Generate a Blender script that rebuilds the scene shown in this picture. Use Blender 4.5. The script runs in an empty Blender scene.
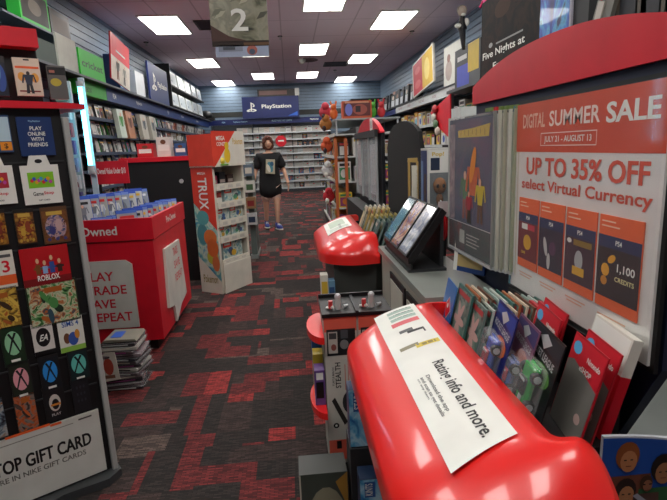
import bpy, math, random
from mathutils import Matrix, Vector
R = math.radians
rnd = random.Random(7)
SC = bpy.context.scene
COL = SC.collection
D = bpy.data

# ------------------------------------------------------------------ camera
CAMH = 1.35
F = 500.0
yaw, pitch, roll = R(4.45), math.atan(.2055), .042
fw = Vector((math.sin(yaw)*math.cos(pitch), math.cos(yaw)*math.cos(pitch), -math.sin(pitch)))
r0 = Vector((math.cos(yaw), -math.sin(yaw), 0)); u0 = r0.cross(fw)
rt = r0*math.cos(roll) - u0*math.sin(roll)
up = u0*math.cos(roll) + r0*math.sin(roll)
cam = D.cameras.new('camera'); camo = D.objects.new('camera', cam); COL.objects.link(camo)
cam.lens = F/667*36; cam.sensor_width = 36; cam.clip_start = .02; cam.clip_end = 100
m4 = Matrix((rt, up, -fw)).transposed().to_4x4(); m4.translation = Vector((0, 0, CAMH))
camo.matrix_world = m4
SC.camera = camo

def at(px, py, X=None, Y=None, Z=None):
    """place measured on the photograph, on a wall or shelf plane of the store"""
    d = fw + rt*(px-333.5)/F - up*(py-250)/F
    t = X/d.x if X is not None else (Y/d.y if Y is not None else (Z-CAMH)/d.z)
    return Vector((0, 0, CAMH)) + d*t

# ------------------------------------------------------------------ materials
_m = {}
def nodes(name):
    m = D.materials.new(name); m.use_nodes = True
    nt = m.node_tree; b = nt.nodes['Principled BSDF']
    return m, nt, b
def mat(c, rough=.5, metal=0, coat=0, name=None, alpha=1, var=.06):
    if isinstance(c, str):
        c = tuple(int(c[i:i+2], 16)/255 for i in (0, 2, 4))
        c = tuple(((v+.055)/1.055)**2.4 if v > .04 else v/12.92 for v in c)
    key = (tuple(round(v, 4) for v in c), rough, metal, coat, alpha)
    if key in _m: return _m[key]
    m, nt, b = nodes(name or 'surface')
    n = nt.nodes.new('ShaderNodeTexNoise'); n.inputs['Scale'].default_value = 9
    tc = nt.nodes.new('ShaderNodeTexCoord'); nt.links.new(tc.outputs['Object'], n.inputs['Vector'])
    r = nt.nodes.new('ShaderNodeValToRGB')
    r.color_ramp.elements[0].position = .3; r.color_ramp.elements[1].position = .7
    r.color_ramp.elements[0].color = tuple(v*(1-var) for v in c)+(1,)
    r.color_ramp.elements[1].color = tuple(min(1, v*(1+var)) for v in c)+(1,)
    nt.links.new(n.outputs['Fac'], r.inputs['Fac']); nt.links.new(r.outputs['Color'], b.inputs['Base Color'])
    b.inputs['Roughness'].default_value = rough; b.inputs['Metallic'].default_value = metal
    b.inputs['Coat Weight'].default_value = coat; b.inputs['Coat Roughness'].default_value = .08
    if alpha < 1: b.inputs['Alpha'].default_value = alpha
    _m[key] = m
    return m
def emit(c, s, name='glow'):
    key = ('e', c, s)
    if key in _m: return _m[key]
    m, nt, b = nodes(name)
    b.inputs['Base Color'].default_value = c+(1,)
    b.inputs['Emission Color'].default_value = c+(1,); b.inputs['Emission Strength'].default_value = s
    _m[key] = m; return m
def glass(rough=.08, tint=(1, 1, 1), a=.16):
    key = ('g', rough, tint, a)
    if key in _m: return _m[key]
    m, nt, b = nodes('clear_plastic')
    b.inputs['Base Color'].default_value = tint+(1,); b.inputs['Roughness'].default_value = rough
    b.inputs['Alpha'].default_value = a; b.inputs['Specular IOR Level'].default_value = .8
    _m[key] = m; return m
def art_mat(cols, scale=8, seed=0, stretch=(1, 1, 1), rough=.35, coat=.3, dist=1.5):
    """printed picture: cloudy shapes in a given set of ink colours"""
    key = ('a', tuple(cols), scale, seed)
    if key in _m: return _m[key]
    m, nt, b = nodes('printed_art')
    tc = nt.nodes.new('ShaderNodeTexCoord'); mp = nt.nodes.new('ShaderNodeMapping')
    mp.inputs['Location'].default_value = (seed*3.7, seed*1.3, seed*2.1); mp.inputs['Scale'].default_value = stretch
    n = nt.nodes.new('ShaderNodeTexNoise'); n.inputs['Scale'].default_value = scale; n.inputs['Detail'].default_value = 4
    n.inputs['Distortion'].default_value = dist
    r = nt.nodes.new('ShaderNodeValToRGB'); e = r.color_ramp.elements
    k = len(cols)
    for i, c in enumerate(cols):
        if isinstance(c, str):
            c = tuple(int(c[j:j+2], 16)/255 for j in (0, 2, 4)); c = tuple(v**2.2 for v in c)
        p = .32+.36*i/(k-1)
        el = e[0] if i == 0 else (e[1] if i == 1 else e.new(p))
        el.position = p; el.color = tuple(c)+(1,)
    nt.links.new(tc.outputs['Object'], mp.inputs['Vector']); nt.links.new(mp.outputs[0], n.inputs['Vector'])
    nt.links.new(n.outputs['Fac'], r.inputs['Fac']); nt.links.new(r.outputs['Color'], b.inputs['Base Color'])
    b.inputs['Roughness'].default_value = rough; b.inputs['Coat Weight'].default_value = coat
    _m[key] = m; return m

RED = mat('d6162a', .4, name='red_card'); REDP = mat('ea2420', .32, coat=.6, name='glossy_red_plastic', var=.02)
WHT = mat('e8e8e0', .5, name='white_card'); CRM = mat('d9d2bd', .6, name='cream_card')
BLK = mat('0b0b0d', .5, name='black_plastic'); DGR = mat('2b2c2e', .55, name='dark_grey_plastic'); GRY = mat('8c8d88', .5, name='grey_laminate')
NAVY = mat('16235c', .45, name='navy_card'); BLU = mat('2a5fc4', .3, name='blue_plastic'); SIL = mat('c9cbcc', .3, .3, name='silver')
ORG = mat('e8622a', .45, name='orange_card'); YEL = mat('e8c022', .45, name='yellow'); GRN = mat('28a428', .45, name='green_card')
BROWN = mat('6b4126', .6, name='brown'); SKIN = mat('d8a78c', .6, name='skin'); DKRED = mat('7c1418', .5, name='dark_red')
PPL = mat('5a3a86', .5); TEAL = mat('2a8f98', .45); PINK = mat('d84a86', .45); GOLD = mat('caa64a', .4); LBL = mat('9fc4dc', .45)
CLR = glass()
FILM = glass(.1, (1, 1, 1), .05)

# ------------------------------------------------------------------ mesh builder
_text = {}
def text_geo(s):
    if s in _text: return _text[s]
    cu = D.curves.new('t', 'FONT'); cu.body = s; cu.size = 1; cu.resolution_u = 3; cu.offset = .018
    o = D.objects.new('t', cu); me = D.meshes.new_from_object(o)
    vs = [(v.co.x, v.co.y) for v in me.vertices]; fs = [tuple(p.vertices) for p in me.polygons]
    x0 = min(v[0] for v in vs); x1 = max(v[0] for v in vs); y0 = min(v[1] for v in vs); y1 = max(v[1] for v in vs)
    vs = [((x-x0)/(x1-x0), (y-y0)/(y1-y0)) for x, y in vs]
    asp = (x1-x0)/(y1-y0)
    D.objects.remove(o); D.curves.remove(cu); D.meshes.remove(me)
    _text[s] = (vs, fs, asp); return _text[s]

class MB:
    def __init__(s): s.v = []; s.f = []; s.mi = []; s.ms = []; s.sm = []; s.T = None
    def m(s, mt):
        if mt not in s.ms: s.ms.append(mt)
        return s.ms.index(mt)
    def add(s, vs, fs, mt, smooth=False):
        b = len(s.v); vs = [Vector(v) for v in vs]
        if s.T is not None: vs = [s.T @ v for v in vs]
        s.v += vs; k = s.m(mt)
        for f in fs: s.f.append([i+b for i in f]); s.mi.append(k); s.sm.append(smooth)
        return s
    def box(s, x0, x1, y0, y1, z0, z1, mt, bev=0):
        if x0 > x1: x0, x1 = x1, x0
        if y0 > y1: y0, y1 = y1, y0
        if z0 > z1: z0, z1 = z1, z0
        if bev:
            c = bev; vs = []; 
            ring = lambda a0, a1, b0, b1, z: [(a0+c, b0, z), (a1-c, b0, z), (a1, b0+c, z), (a1, b1-c, z), (a1-c, b1, z), (a0+c, b1, z), (a0, b1-c, z), (a0, b0+c, z)]
            i4 = lambda a0, a1, b0, b1, z: [(a0+c, b0+c*.6, z), (a1-c, b0+c*.6, z), (a1-c*.6, b0+c, z), (a1-c*.6, b1-c, z), (a1-c, b1-c*.6, z), (a0+c, b1-c*.6, z), (a0+c*.6, b1-c, z), (a0+c*.6, b0+c, z)]
            vs = i4(x0, x1, y0, y1, z0)+ring(x0, x1, y0, y1, z0+c*.6)+ring(x0, x1, y0, y1, z1-c*.6)+i4(x0, x1, y0, y1, z1)
            fs = [list(range(7, -1, -1)), list(range(24, 32))]
            for r in range(3):
                for i in range(8): j = (i+1) % 8; fs.append([r*8+i, r*8+j, r*8+8+j, r*8+8+i])
            return s.add(vs, fs, mt)
        vs = [(x, y, z) for z in (z0, z1) for y in (y0, y1) for x in (x0, x1)]
        return s.add(vs, [(0, 2, 3, 1), (4, 5, 7, 6), (0, 1, 5, 4), (2, 6, 7, 3), (0, 4, 6, 2), (1, 3, 7, 5)], mt)
    def quad(s, a, b, c, d, mt): return s.add([a, b, c, d], [(0, 1, 2, 3)], mt)
    # flat shapes on the front (facing -y) at y
    def rect(s, x0, x1, z0, z1, y, mt): return s.quad((x0, y, z0), (x1, y, z0), (x1, y, z1), (x0, y, z1), mt)
    def poly(s, pts, y, mt): return s.add([(x, y, z) for x, z in pts], [list(range(len(pts)))], mt)
    def ell(s, cx, cz, rx, rz, y, mt, n=18, rot=0):
        P = []
        for i in range(n):
            a = 2*math.pi*i/n; u, w = rx*math.cos(a), rz*math.sin(a)
            P.append((cx+u*math.cos(rot)-w*math.sin(rot), cz+u*math.sin(rot)+w*math.cos(rot)))
        return s.poly(P, y, mt)
    def text(s, t, x0, z0, h, y, mt, w=None, center=False, rot=0, shear=0):
        vs, fs, asp = text_geo(t); w = w or asp*h
        ox = -w/2 if center else 0
        c, n = math.cos(rot), math.sin(rot)
        P = []
        for a, b in vs:
            u, q = ox+a*w+b*h*shear, b*h
            P.append((x0+u*c-q*n, y, z0+u*n+q*c))
        return s.add(P, fs, mt)
    def prism(s, pts, y0, y1, mt, smooth=False):
        """outline pts (x,z), extruded in y"""
        n = len(pts); vs = [(x, y0, z) for x, z in pts]+[(x, y1, z) for x, z in pts]
        s.add(vs, [list(range(n)), list(range(2*n-1, n-1, -1))], mt)
        s.add(vs, [(i, (i+1) % n, n+(i+1) % n, n+i) for i in range(n)], mt, smooth); return s
    def tube(s, p0, p1, r, mt, n=10, r1=None):
        p0, p1 = Vector(p0), Vector(p1); d = (p1-p0).normalized(); r1 = r if r1 is None else r1
        a = d.orthogonal().normalized(); b = d.cross(a)
        c = [a*math.cos(2*math.pi*i/n)+b*math.sin(2*math.pi*i/n) for i in range(n)]
        vs = [p0+q*r for q in c]+[p1+q*r1 for q in c]
        s.add(vs, [list(range(n-1, -1, -1)), list(range(n, 2*n))], mt)
        s.add(vs, [(i, (i+1) % n, n+(i+1) % n, n+i) for i in range(n)], mt, True); return s
    def ball(s, c, rx, ry, rz, mt, n=12, k=8):
        vs = []; fs = []
        for i in range(k+1):
            t = math.pi*i/k
            for j in range(n):
                a = 2*math.pi*j/n
                vs.append((c[0]+rx*math.sin(t)*math.cos(a), c[1]+ry*math.sin(t)*math.sin(a), c[2]+rz*math.cos(t)))
        for i in range(k):
            for j in range(n): fs.append((i*n+j, (i+1)*n+j, (i+1)*n+(j+1) % n, i*n+(j+1) % n))
        return s.add(vs, fs, mt, True)
    def mesh(s, name='m'):
        me = D.meshes.new(name); me.from_pydata([tuple(v) for v in s.v], [], s.f)
        for mt in s.ms: me.materials.append(mt)
        me.polygons.foreach_set('material_index', s.mi); me.polygons.foreach_set('use_smooth', s.sm)
        me.update(); return me
    def build(s, name, parent=None, loc=None, rot=None, label=None, cat=None, group=None, kind=None):
        o = D.objects.new(name, s.mesh(name)); COL.objects.link(o)
        o.parent = parent
        if loc is not None: o.location = loc
        if rot is not None: o.rotation_euler = rot
        return tag(o, label, cat, group, kind)

def tag(o, label=None, cat=None, group=None, kind=None):
    if label: o['label'] = label
    if cat: o['category'] = cat
    if group: o['group'] = group
    if kind: o['kind'] = kind
    return o
def thing(name, label, cat, loc=(0, 0, 0), rot=(0, 0, 0), group=None):
    o = D.objects.new(name, None); COL.objects.link(o); o.location = loc
    o.rotation_euler = rot if not isinstance(rot, (int, float)) else (0, 0, rot)
    o.empty_display_size = .1
    return tag(o, label, cat, group)
def copy_tree(o, parent=None):
    c = o.copy(); COL.objects.link(c); c.parent = parent
    for ch in list(o.children): copy_tree(ch, c)
    return c
ORD = 'first second third fourth fifth sixth seventh eighth ninth tenth eleventh twelfth thirteenth fourteenth fifteenth sixteenth seventeenth eighteenth nineteenth twentieth'.split()
ORD += ['twenty-'+o for o in ORD[:9]]+['thirtieth']
LW, RW, BW = R(90), R(-90), 0        # facing out of the left, right and back walls

def figure(m, cx, z0, h, y, c1, c2, c3, e=.0006):
    """a standing person printed on a cover"""
    m.poly([(cx-.16*h, z0), (cx-.03*h, z0), (cx, z0+.4*h), (cx+.05*h, z0), (cx+.17*h, z0), (cx+.11*h, z0+.5*h), (cx-.12*h, z0+.5*h)], y, c2)
    m.poly([(cx-.12*h, z0+.42*h), (cx+.12*h, z0+.42*h), (cx+.2*h, z0+.8*h), (cx+.26*h, z0+.5*h), (cx+.32*h, z0+.52*h), (cx+.24*h, z0+.86*h), (cx-.22*h, z0+.86*h), (cx-.3*h, z0+.48*h), (cx-.24*h, z0+.46*h), (cx-.17*h, z0+.75*h)], y-e, c1)
    m.ell(cx, z0+.92*h, .075*h, .095*h, y-2*e, c3, 12)

# ------------------------------------------------------------------ the shell
CEIL = 3.4; XL, XR, YB, YF = -2.75, 3.05, 16.75, -2.2
def floor_mat():
    m, nt, b = nodes('carpet'); N = nt.nodes.new; L = nt.links.new
    tc = N('ShaderNodeTexCoord')
    def bricks(w, h, off, seed, freq=2):
        mp = N('ShaderNodeMapping'); mp.inputs['Location'].default_value = (seed, seed*1.7, 0); L(tc.outputs['Object'], mp.inputs['Vector'])
        br = N('ShaderNodeTexBrick'); L(mp.outputs[0], br.inputs['Vector'])
        br.offset = off; br.offset_frequency = freq; br.squash = .62; br.squash_frequency = 3
        br.inputs['Color1'].default_value = (0, 0, 0, 1); br.inputs['Color2'].default_value = (1, 1, 1, 1)
        br.inputs['Mortar Size'].default_value = 0; br.inputs['Scale'].default_value = 1
        br.inputs['Brick Width'].default_value = w; br.inputs['Row Height'].default_value = h
        return br.outputs['Color']
    def ramp(src, stops):
        r = N('ShaderNodeValToRGB'); r.color_ramp.interpolation = 'CONSTANT'; e = r.color_ramp.elements
        for i, (p, c) in enumerate(stops):
            el = e[i] if i < 2 else e.new(p)
            el.position = p; el.color = c+(1,)
        L(src, r.inputs['Fac']); return r.outputs['Color']
    dk, md, gb, rd, rd2 = (.020, .014, .012), (.038, .022, .019), (.085, .058, .048), (.24, .022, .020), (.12, .014, .014)
    a = ramp(bricks(.36, .13, .37, 3.1), [(0, dk), (.38, md), (.6, rd2), (.78, rd), (.9, gb)])
    c = ramp(bricks(.24, .27, .61, 7.7), [(0, dk), (.42, rd2), (.58, md), (.72, rd), (.86, gb)])
    d = ramp(bricks(.13, .41, .23, 5.9), [(0, dk), (.5, md), (.75, rd), (.9, rd2)])
    sel = ramp(bricks(.5, .27, .29, 11.3), [(0, (0, 0, 0)), (.5, (1, 1, 1))])
    sel2 = ramp(bricks(.26, .41, .29, 17.3), [(0, (0, 0, 0)), (.72, (1, 1, 1))])
    m0 = N('ShaderNodeMix'); m0.data_type = 'RGBA'; L(sel, m0.inputs[0]); L(a, m0.inputs[6]); L(c, m0.inputs[7])
    mx = N('ShaderNodeMix'); mx.data_type = 'RGBA'; L(sel2, mx.inputs[0]); L(m0.outputs[2], mx.inputs[6]); L(d, mx.inputs[7])
    # the short rows of loops in the pile
    wv = N('ShaderNodeTexBrick'); mp = N('ShaderNodeMapping'); L(tc.outputs['Object'], mp.inputs['Vector']); L(mp.outputs[0], wv.inputs['Vector'])
    wv.inputs['Scale'].default_value = 1; wv.inputs['Brick Width'].default_value = .035; wv.inputs['Row Height'].default_value = .009
    wv.inputs['Color1'].default_value = (.45, .45, .45, 1); wv.inputs['Color2'].default_value = (1.8, 1.8, 1.8, 1); wv.inputs['Mortar'].default_value = (.3, .3, .3, 1)
    wv.inputs['Mortar Size'].default_value = .0012
    ns = N('ShaderNodeTexNoise'); ns.inputs['Scale'].default_value = 2.2; L(tc.outputs['Object'], ns.inputs['Vector'])
    m2 = N('ShaderNodeMix'); m2.data_type = 'RGBA'; m2.blend_type = 'MULTIPLY'; m2.inputs[0].default_value = 1
    L(mx.outputs[2], m2.inputs[6]); L(wv.outputs['Color'], m2.inputs[7])
    L(m2.outputs[2], b.inputs['Base Color']); b.inputs['Roughness'].default_value = .95
    bp = N('ShaderNodeBump'); bp.inputs['Strength'].default_value = .4; bp.inputs['Distance'].default_value = .004
    L(wv.outputs['Color'], bp.inputs['Height']); L(bp.outputs[0], b.inputs['Normal'])
    return m
def ceil_mat():
    m, nt, b = nodes('ceiling_tile'); N = nt.nodes.new; L = nt.links.new
    tc = N('ShaderNodeTexCoord'); mp = N('ShaderNodeMapping'); mp.inputs['Rotation'].default_value = (0, 0, R(90)); mp.inputs['Location'].default_value = (.35, .03, 0)
    L(tc.outputs['Object'], mp.inputs['Vector'])
    br = N('ShaderNodeTexBrick'); L(mp.outputs[0], br.inputs['Vector']); br.offset = 0; br.inputs['Scale'].default_value = 1
    br.inputs['Brick Width'].default_value = 1.2; br.inputs['Row Height'].default_value = .61; br.inputs['Mortar Size'].default_value = .012
    br.inputs['Color1'].default_value = (.80, .69, .78, 1); br.inputs['Color2'].default_value = (.84, .72, .81, 1); br.inputs['Mortar'].default_value = (.60, .50, .58, 1)
    L(br.outputs['Color'], b.inputs['Base Color']); b.inputs['Roughness'].default_value = .9
    ns = N('ShaderNodeTexNoise'); ns.inputs['Scale'].default_value = 90; L(tc.outputs['Object'], ns.inputs['Vector'])
    bp = N('ShaderNodeBump'); bp.inputs['Strength'].default_value = .3; L(ns.outputs['Fac'], bp.inputs['Height']); L(bp.outputs[0], b.inputs['Normal'])
    return m
MB().box(XL-.1, XR+.1, YF-.1, YB+.1, -.1, 0, floor_mat()).build('floor', kind='structure')
MB().box(XL-.1, XR+.1, YF-.1, YB+.1, CEIL, CEIL+.1, ceil_mat()).build('ceiling', kind='structure')
SLAT = mat('76899c', .42, name='slatwall'); GROOVE = mat('2a323c', .7, name='slatwall_groove')
def slatwall(name, length, loc, rot):
    m = MB(); m.box(0, length, .02, .1, 0, CEIL, GROOVE)
    z = .05
    while z < CEIL-.01:
        m.box(0, length, 0, .02, z, min(z+.088, CEIL), SLAT); z += .1
    return m.build(name, loc=loc, rot=(0, 0, rot), kind='structure')
slatwall('wall_left', YB-YF, (XL, YF, 0), LW)
slatwall('wall_right', YB-YF, (XR, YB, 0), RW)
slatwall('wall_back', XR-XL, (XL, YB, 0), BW)
MB().box(XL, XR, YF-.1, YF, 0, CEIL, mat('9a9aa0', .7)).build('wall_front', kind='structure')
# dark band along the back wall
MB().box(0, XR-XL-.02, -.012, 0, 0, .16, mat('2a2c28', .6)).build('trim_1', loc=(XL+.01, YB-.001, 2.42), kind='structure')

# ceiling fixtures: 2x4 ft lights in four files
GLOW = emit((1.0, .975, .93), 9.0, 'lamp_diffuser')
spots = [(x, y) for x in (-1.87, 1.84) for y in (-2.1, 1.5, 5.1, 8.85, 12.5, 16.1)] + [(x, y) for x in (-.62, .62) for y in (.2, 3.8, 7.55, 11.2, 14.9)]
fr = MB()
for a, b, c, d in ((-.31, .31, -.62, -.59), (-.31, .31, .59, .62), (-.31, -.285, -.59, .59), (.285, .31, -.59, .59)): fr.box(a, b, c, d, -.012, .01, WHT)
df = MB().box(-.285, .285, -.59, .59, -.006, .004, GLOW)
colname = {-1.87: 'left wall file', -.62: 'file left of the aisle centre', .62: 'file right of the aisle centre', 1.84: 'right wall file'}
L0 = None
for x, y in sorted(spots, key=lambda p: (p[0], -p[1])):
    if not (YF+.7 < y < YB-.6): continue
    k = sorted([q for p, q in spots if p == x and YF+.7 < q < YB-.6], reverse=True).index(y)
    lab = 'lit ceiling light, %s from the back, %s' % (ORD[k], colname[x])
    if L0 is None:
        L0 = thing('ceiling_light', lab, 'ceiling light', (x, y, CEIL-.011), 0, 'lit ceiling lights')
        fr.build('frame', L0); df.build('diffuser', L0); t = L0
    else: t = copy_tree(L0)
    t.location = (x, y, CEIL-.011); t['label'] = lab
def vent(x, y, lab, sx=.6, sy=.6):
    v = thing('ceiling_vent', lab, 'vent', (x, y, CEIL-.014))
    m = MB()
    for a, b, c, d in ((-sx/2, sx/2, -sy/2, -sy/2+.03), (-sx/2, sx/2, sy/2-.03, sy/2), (-sx/2, -sx/2+.03, -sy/2, sy/2), (sx/2-.03, sx/2, -sy/2, sy/2)): m.box(a, b, c, d, -.006, .013, DGR)
    m.build('frame', v)
    m = MB()
    for i in range(8): m.box(-sx/2+.03, sx/2-.03, -sy/2+.05+i*(sy-.1)/8, -sy/2+.08+i*(sy-.1)/8, -.003, .01, mat('3a3238', .6))
    m.build('grille', v)
vent(-.95, 8.9, 'dark square ceiling vent left of the hanging cardboard banner', .9, .6)
vent(1.5, 7.3, 'dark ceiling vent at the top edge, above the right hand light', .8, .6)
vent(1.28, 13.2, 'small dim ceiling vent between the far right lights', .6, .6)
p = at(348, 47, Z=CEIL); m = MB()
m.tube((0, 0, 0), (0, 0, -.02), .24, mat('70555a', .7), 20); m.tube((0, 0, -.02), (0, 0, -.035), .15, mat('5e474c', .7), 20)
m.build('round_vent', loc=(.55+.0, 11.9+.6, CEIL), label='round brownish air diffuser on the ceiling between the middle lights', cat='vent')
p = at(302, 59, Z=CEIL); m = MB(); m.tube((0, 0, 0), (0, 0, -.03), .09, WHT, 16); m.ball((0, 0, -.03), .085, .085, .08, WHT)
m.build('dome_camera', loc=p, label='small white dome camera on the ceiling beside the middle light', cat='camera')
for x, y, w in ((412, 31, 'right of the big right hand light'), (280, 36, 'beside the hanging cardboard banner'), (146, 42, 'above the left wall'), (335, 70, 'among the far lights')):
    p = at(x, y, Z=CEIL); m = MB(); m.tube((0, 0, 0), (0, 0, -.012), .045, DGR, 12); m.tube((0, 0, -.012), (0, 0, -.06), .012, SIL, 8); m.tube((0, 0, -.06), (0, 0, -.065), .03, SIL, 10)
    m.build('sprinkler_head', loc=p, label='dark fire sprinkler head in the ceiling '+w, cat='sprinkler', group='ceiling sprinklers')

# ------------------------------------------------------------------ game cases
COVC = ['22304a', '7a1d1d', '3f5a3a', 'c8c2b4', '1a1a1c', '8a6a3a', '2c6aa8', 'b85a28', '5a5a60', 'd8d8d4', '44306a', 'a8a49a']
def case_mesh(rng, w=.135, h=.185, d=.015, style='mixed'):
    m = MB()
    shell = {'blue': mat('2848a8', .25), 'white': mat('d8dad8', .4), 'green': mat('3c9a3c', .3), 'mixed': mat(rng.choice(['2848a8', 'dcdcdc', '2a2a2c', '3c9a3c']), .3)}[style]
    m.box(-w/2, w/2, -d, 0, 0, h, shell, bev=.003)
    y = -d-.0006
    if style == 'blue': bg = mat(rng.choice(['b8bcc0', 'c8c8c4', '9aa0a8', 'a8a8a0']), .25)
    elif style == 'white': bg = mat(rng.choice(['e4e4de', 'dadbd6', 'cfd2d0', 'e8e6dc', 'c4c2b8', 'd8c8bc']), .35)
    else: bg = mat(rng.choice(COVC), .35)
    m.rect(-w/2+.004, w/2-.004, .004, h-.004, y, bg)
    c = [mat(q, .4) for q in rng.sample(COVC if style != 'blue' else ['8a8c90', 'd8d8d4', '5a6270', '70747c', 'a8b4c8'], 3)]
    if style == 'white':
        m.rect(-w*.3, w*.3, h*.2, h*.27, y-.0006, mat('a8a8a8', .5)); m.rect(-w*.36, w*.36, h*.8, h*.9, y-.0006, c[0])
        if rng.random() < .35: m.rect(w*.1, w*.42, h*.4, h*.55, y-.0006, RED)
    else:
        m.rect(-w/2+.004, w/2-.004, h*.87, h-.004, y-.0004, mat((rng.choice(['2850b8', '3c68c8', '6a88d0']) if style == 'blue' else rng.choice(['2850b8', '207a30', 'c01a24', 'e0e0dc', '111111'])), .35))
        m.ell(rng.uniform(-.02, .02), h*.4, w*.3, h*.3, y-.0005, c[0], 12, rng.uniform(-.6, .6))
        figure(m, rng.uniform(-.02, .02), h*.04, h*.62, y-.0009, c[1], c[2], SKIN)
        m.rect(-w*.34, w*.34, h*.68, h*.78, y-.0022, mat(rng.choice(['e8e8e8', 'e0b030', 'c82020', '101014']), .4))
    return m.mesh('game_case')
crng = random.Random(3)
CASES = {k: [case_mesh(crng, style=k) for _ in range(n)] for k, n in (('mixed', 12), ('white', 8), ('blue', 8))}
CS = {}
def put_case(style, i, loc, rot, label, group, scale=1):
    o = D.objects.new('game_case', CASES[style][i % len(CASES[style])]); COL.objects.link(o)
    o.location = loc; o.rotation_euler = rot; o.scale = scale if isinstance(scale, tuple) else (scale,)*3
    return tag(o, label, 'video game', group)

def shelf_unit(name, label, loc, rot, length, depth, zs, hmax, back, board, lip, header=None):
    t = thing(name, label, 'shelving', loc, rot)
    MB().box(0, length, -.03, 0, .0, hmax, back).build('back_panel', t)
    MB().box(0, length, -depth, -.03, 0, .1, back).build('plinth', t)
    for z in zs:
        m = MB(); m.box(0, length, -depth, -.03, z-.018, z, board); m.box(0, length, -depth-.008, -depth, z-.03, z+.012, lip); m.build('shelf', t)
    return t
# -- back wall unit
zsB = [.12+.22*i for i in range(9)]
U = shelf_unit('wall_shelving', 'long white-lipped game shelving along the back wall under a navy strip', (XL+.35, YB-.02, 0), BW, 3.75, .36, zsB, 2.2, mat('30343a', .6), mat('7f878c', .5), mat('c9ced0', .4))
m = MB(); m.box(-.3, 3.8, -.4, -.3, 2.16, 2.32, NAVY)
m.text('PS4', .35, 2.215, .05, -.401, LBL); m.text('PlayStation Network', .7, 2.215, .05, -.401, LBL); m.text('PLAY HAS NO LIMITS', 1.9, 2.215, .05, -.401, LBL); m.text('PlayStation', 3.1, 2.215, .06, -.401, WHT)
m.build('header_strip', U)
for k, x in enumerate((0, 1.25, 2.5, 3.73)): MB().box(x, x+.025, -.34, -.03, 0, 2.15, mat('3a3f45', .5)).build('upright', U)
rowname = ['bottom row', 'second row up', 'third row up', 'fourth row up', 'fifth row up', 'sixth row up', 'seventh row up', 'eighth row up', 'top row']
for r, z in enumerate(zsB):
    for i in range(17):
        x = 1.2-(16-i)*.172
        if i == 4+(r % 2): x += .01
        put_case('white' if crng.random() < .86 else 'mixed', crng.randrange(99), (x, YB-.22-.02*crng.random(), z), (R(-10), 0, 0),
                 'pale used game on the back wall shelving, %s, %s from the left' % (rowname[r], ORD[i]), 'used games on the back wall', (1.24, 1, .98))
# red round sale sign on it
p = at(281, 119.5+21, Y=16.3); m = MB()
pts = [(.17*math.cos(a*math.pi/8)*(1+.08*(a % 2)), .17*math.sin(a*math.pi/8)*(1+.08*(a % 2))) for a in range(16)]
m.prism(pts, -.01, 0, RED); m.rect(-.09, .09, -.015, .03, -.011, WHT)
m.build('sale_sign', loc=(at(281, 141, Y=16.33).x, 16.33, at(281, 141, Y=16.33).z), label='round red shelf sign among the white games behind the person', cat='sign')

# -- back wall PlayStation sign
def ps_logo(m, x, z, s, y, mt):
    m.poly([(x-.05*s, z-.3*s), (x+.05*s, z-.34*s), (x+.05*s, z+.4*s), (x-.05*s, z+.45*s)], y, mt)
    m.poly([(x+.04*s, z+.40*s), (x+.2*s, z+.33*s), (x+.29*s, z+.2*s), (x+.27*s, z+.07*s), (x+.12*s, z+.05*s), (x+.12*s, z+.15*s), (x+.18*s, z+.17*s), (x+.17*s, z+.25*s), (x+.04*s, z+.3*s)], y, mt)
    m.poly([(x-.07*s, z-.08*s), (x-.36*s, z-.18*s), (x-.44*s, z-.27*s), (x-.3*s, z-.34*s), (x-.07*s, z-.3*s), (x-.07*s, z-.23*s), (x-.27*s, z-.24*s), (x-.07*s, z-.17*s)], y, mt)
    m.poly([(x+.07*s, z-.08*s), (x+.32*s, z-.13*s), (x+.44*s, z-.22*s), (x+.4*s, z-.29*s), (x+.07*s, z-.36*s), (x+.07*s, z-.29*s), (x+.28*s, z-.22*s), (x+.07*s, z-.17*s)], y, mt)
a, b = at(241.5, 98, Y=16.22), at(299.5, 117.5, Y=16.22)
w, h = b.x-a.x, a.z-b.z
m = MB(); m.box(0, w, -.03, 0, 0, h, NAVY); ps_logo(m, .28, h*.5, .36, -.031, WHT); m.text('PlayStation', .6, h*.4, .15, -.031, WHT, w=w*.52)
m.poly([(w*.8, .05), (w-.05, .05), (w-.05, .18), (w*.9, .12)], -.0312, BLU)
m.build('playstation_sign', loc=(a.x, 16.24, 2.325), label='navy PlayStation sign board on the back wall above the strip', cat='sign')
bx = thing('console_box', 'long dark boxed item lying along the top of the back wall navy sign', 'box', (a.x+.5, 16.22, 2.325+h))
MB().box(0, 1.15, -.03, .25, 0, .2, mat('2c2726', .5)).rect(.05, .9, .04, .16, -.031, mat('6a4a44', .5)).build('carton', bx)
MB().box(1.15, 1.28, -.03, .2, 0, .22, mat('b8b8b4', .4)).build('end_flap', bx)

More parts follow.
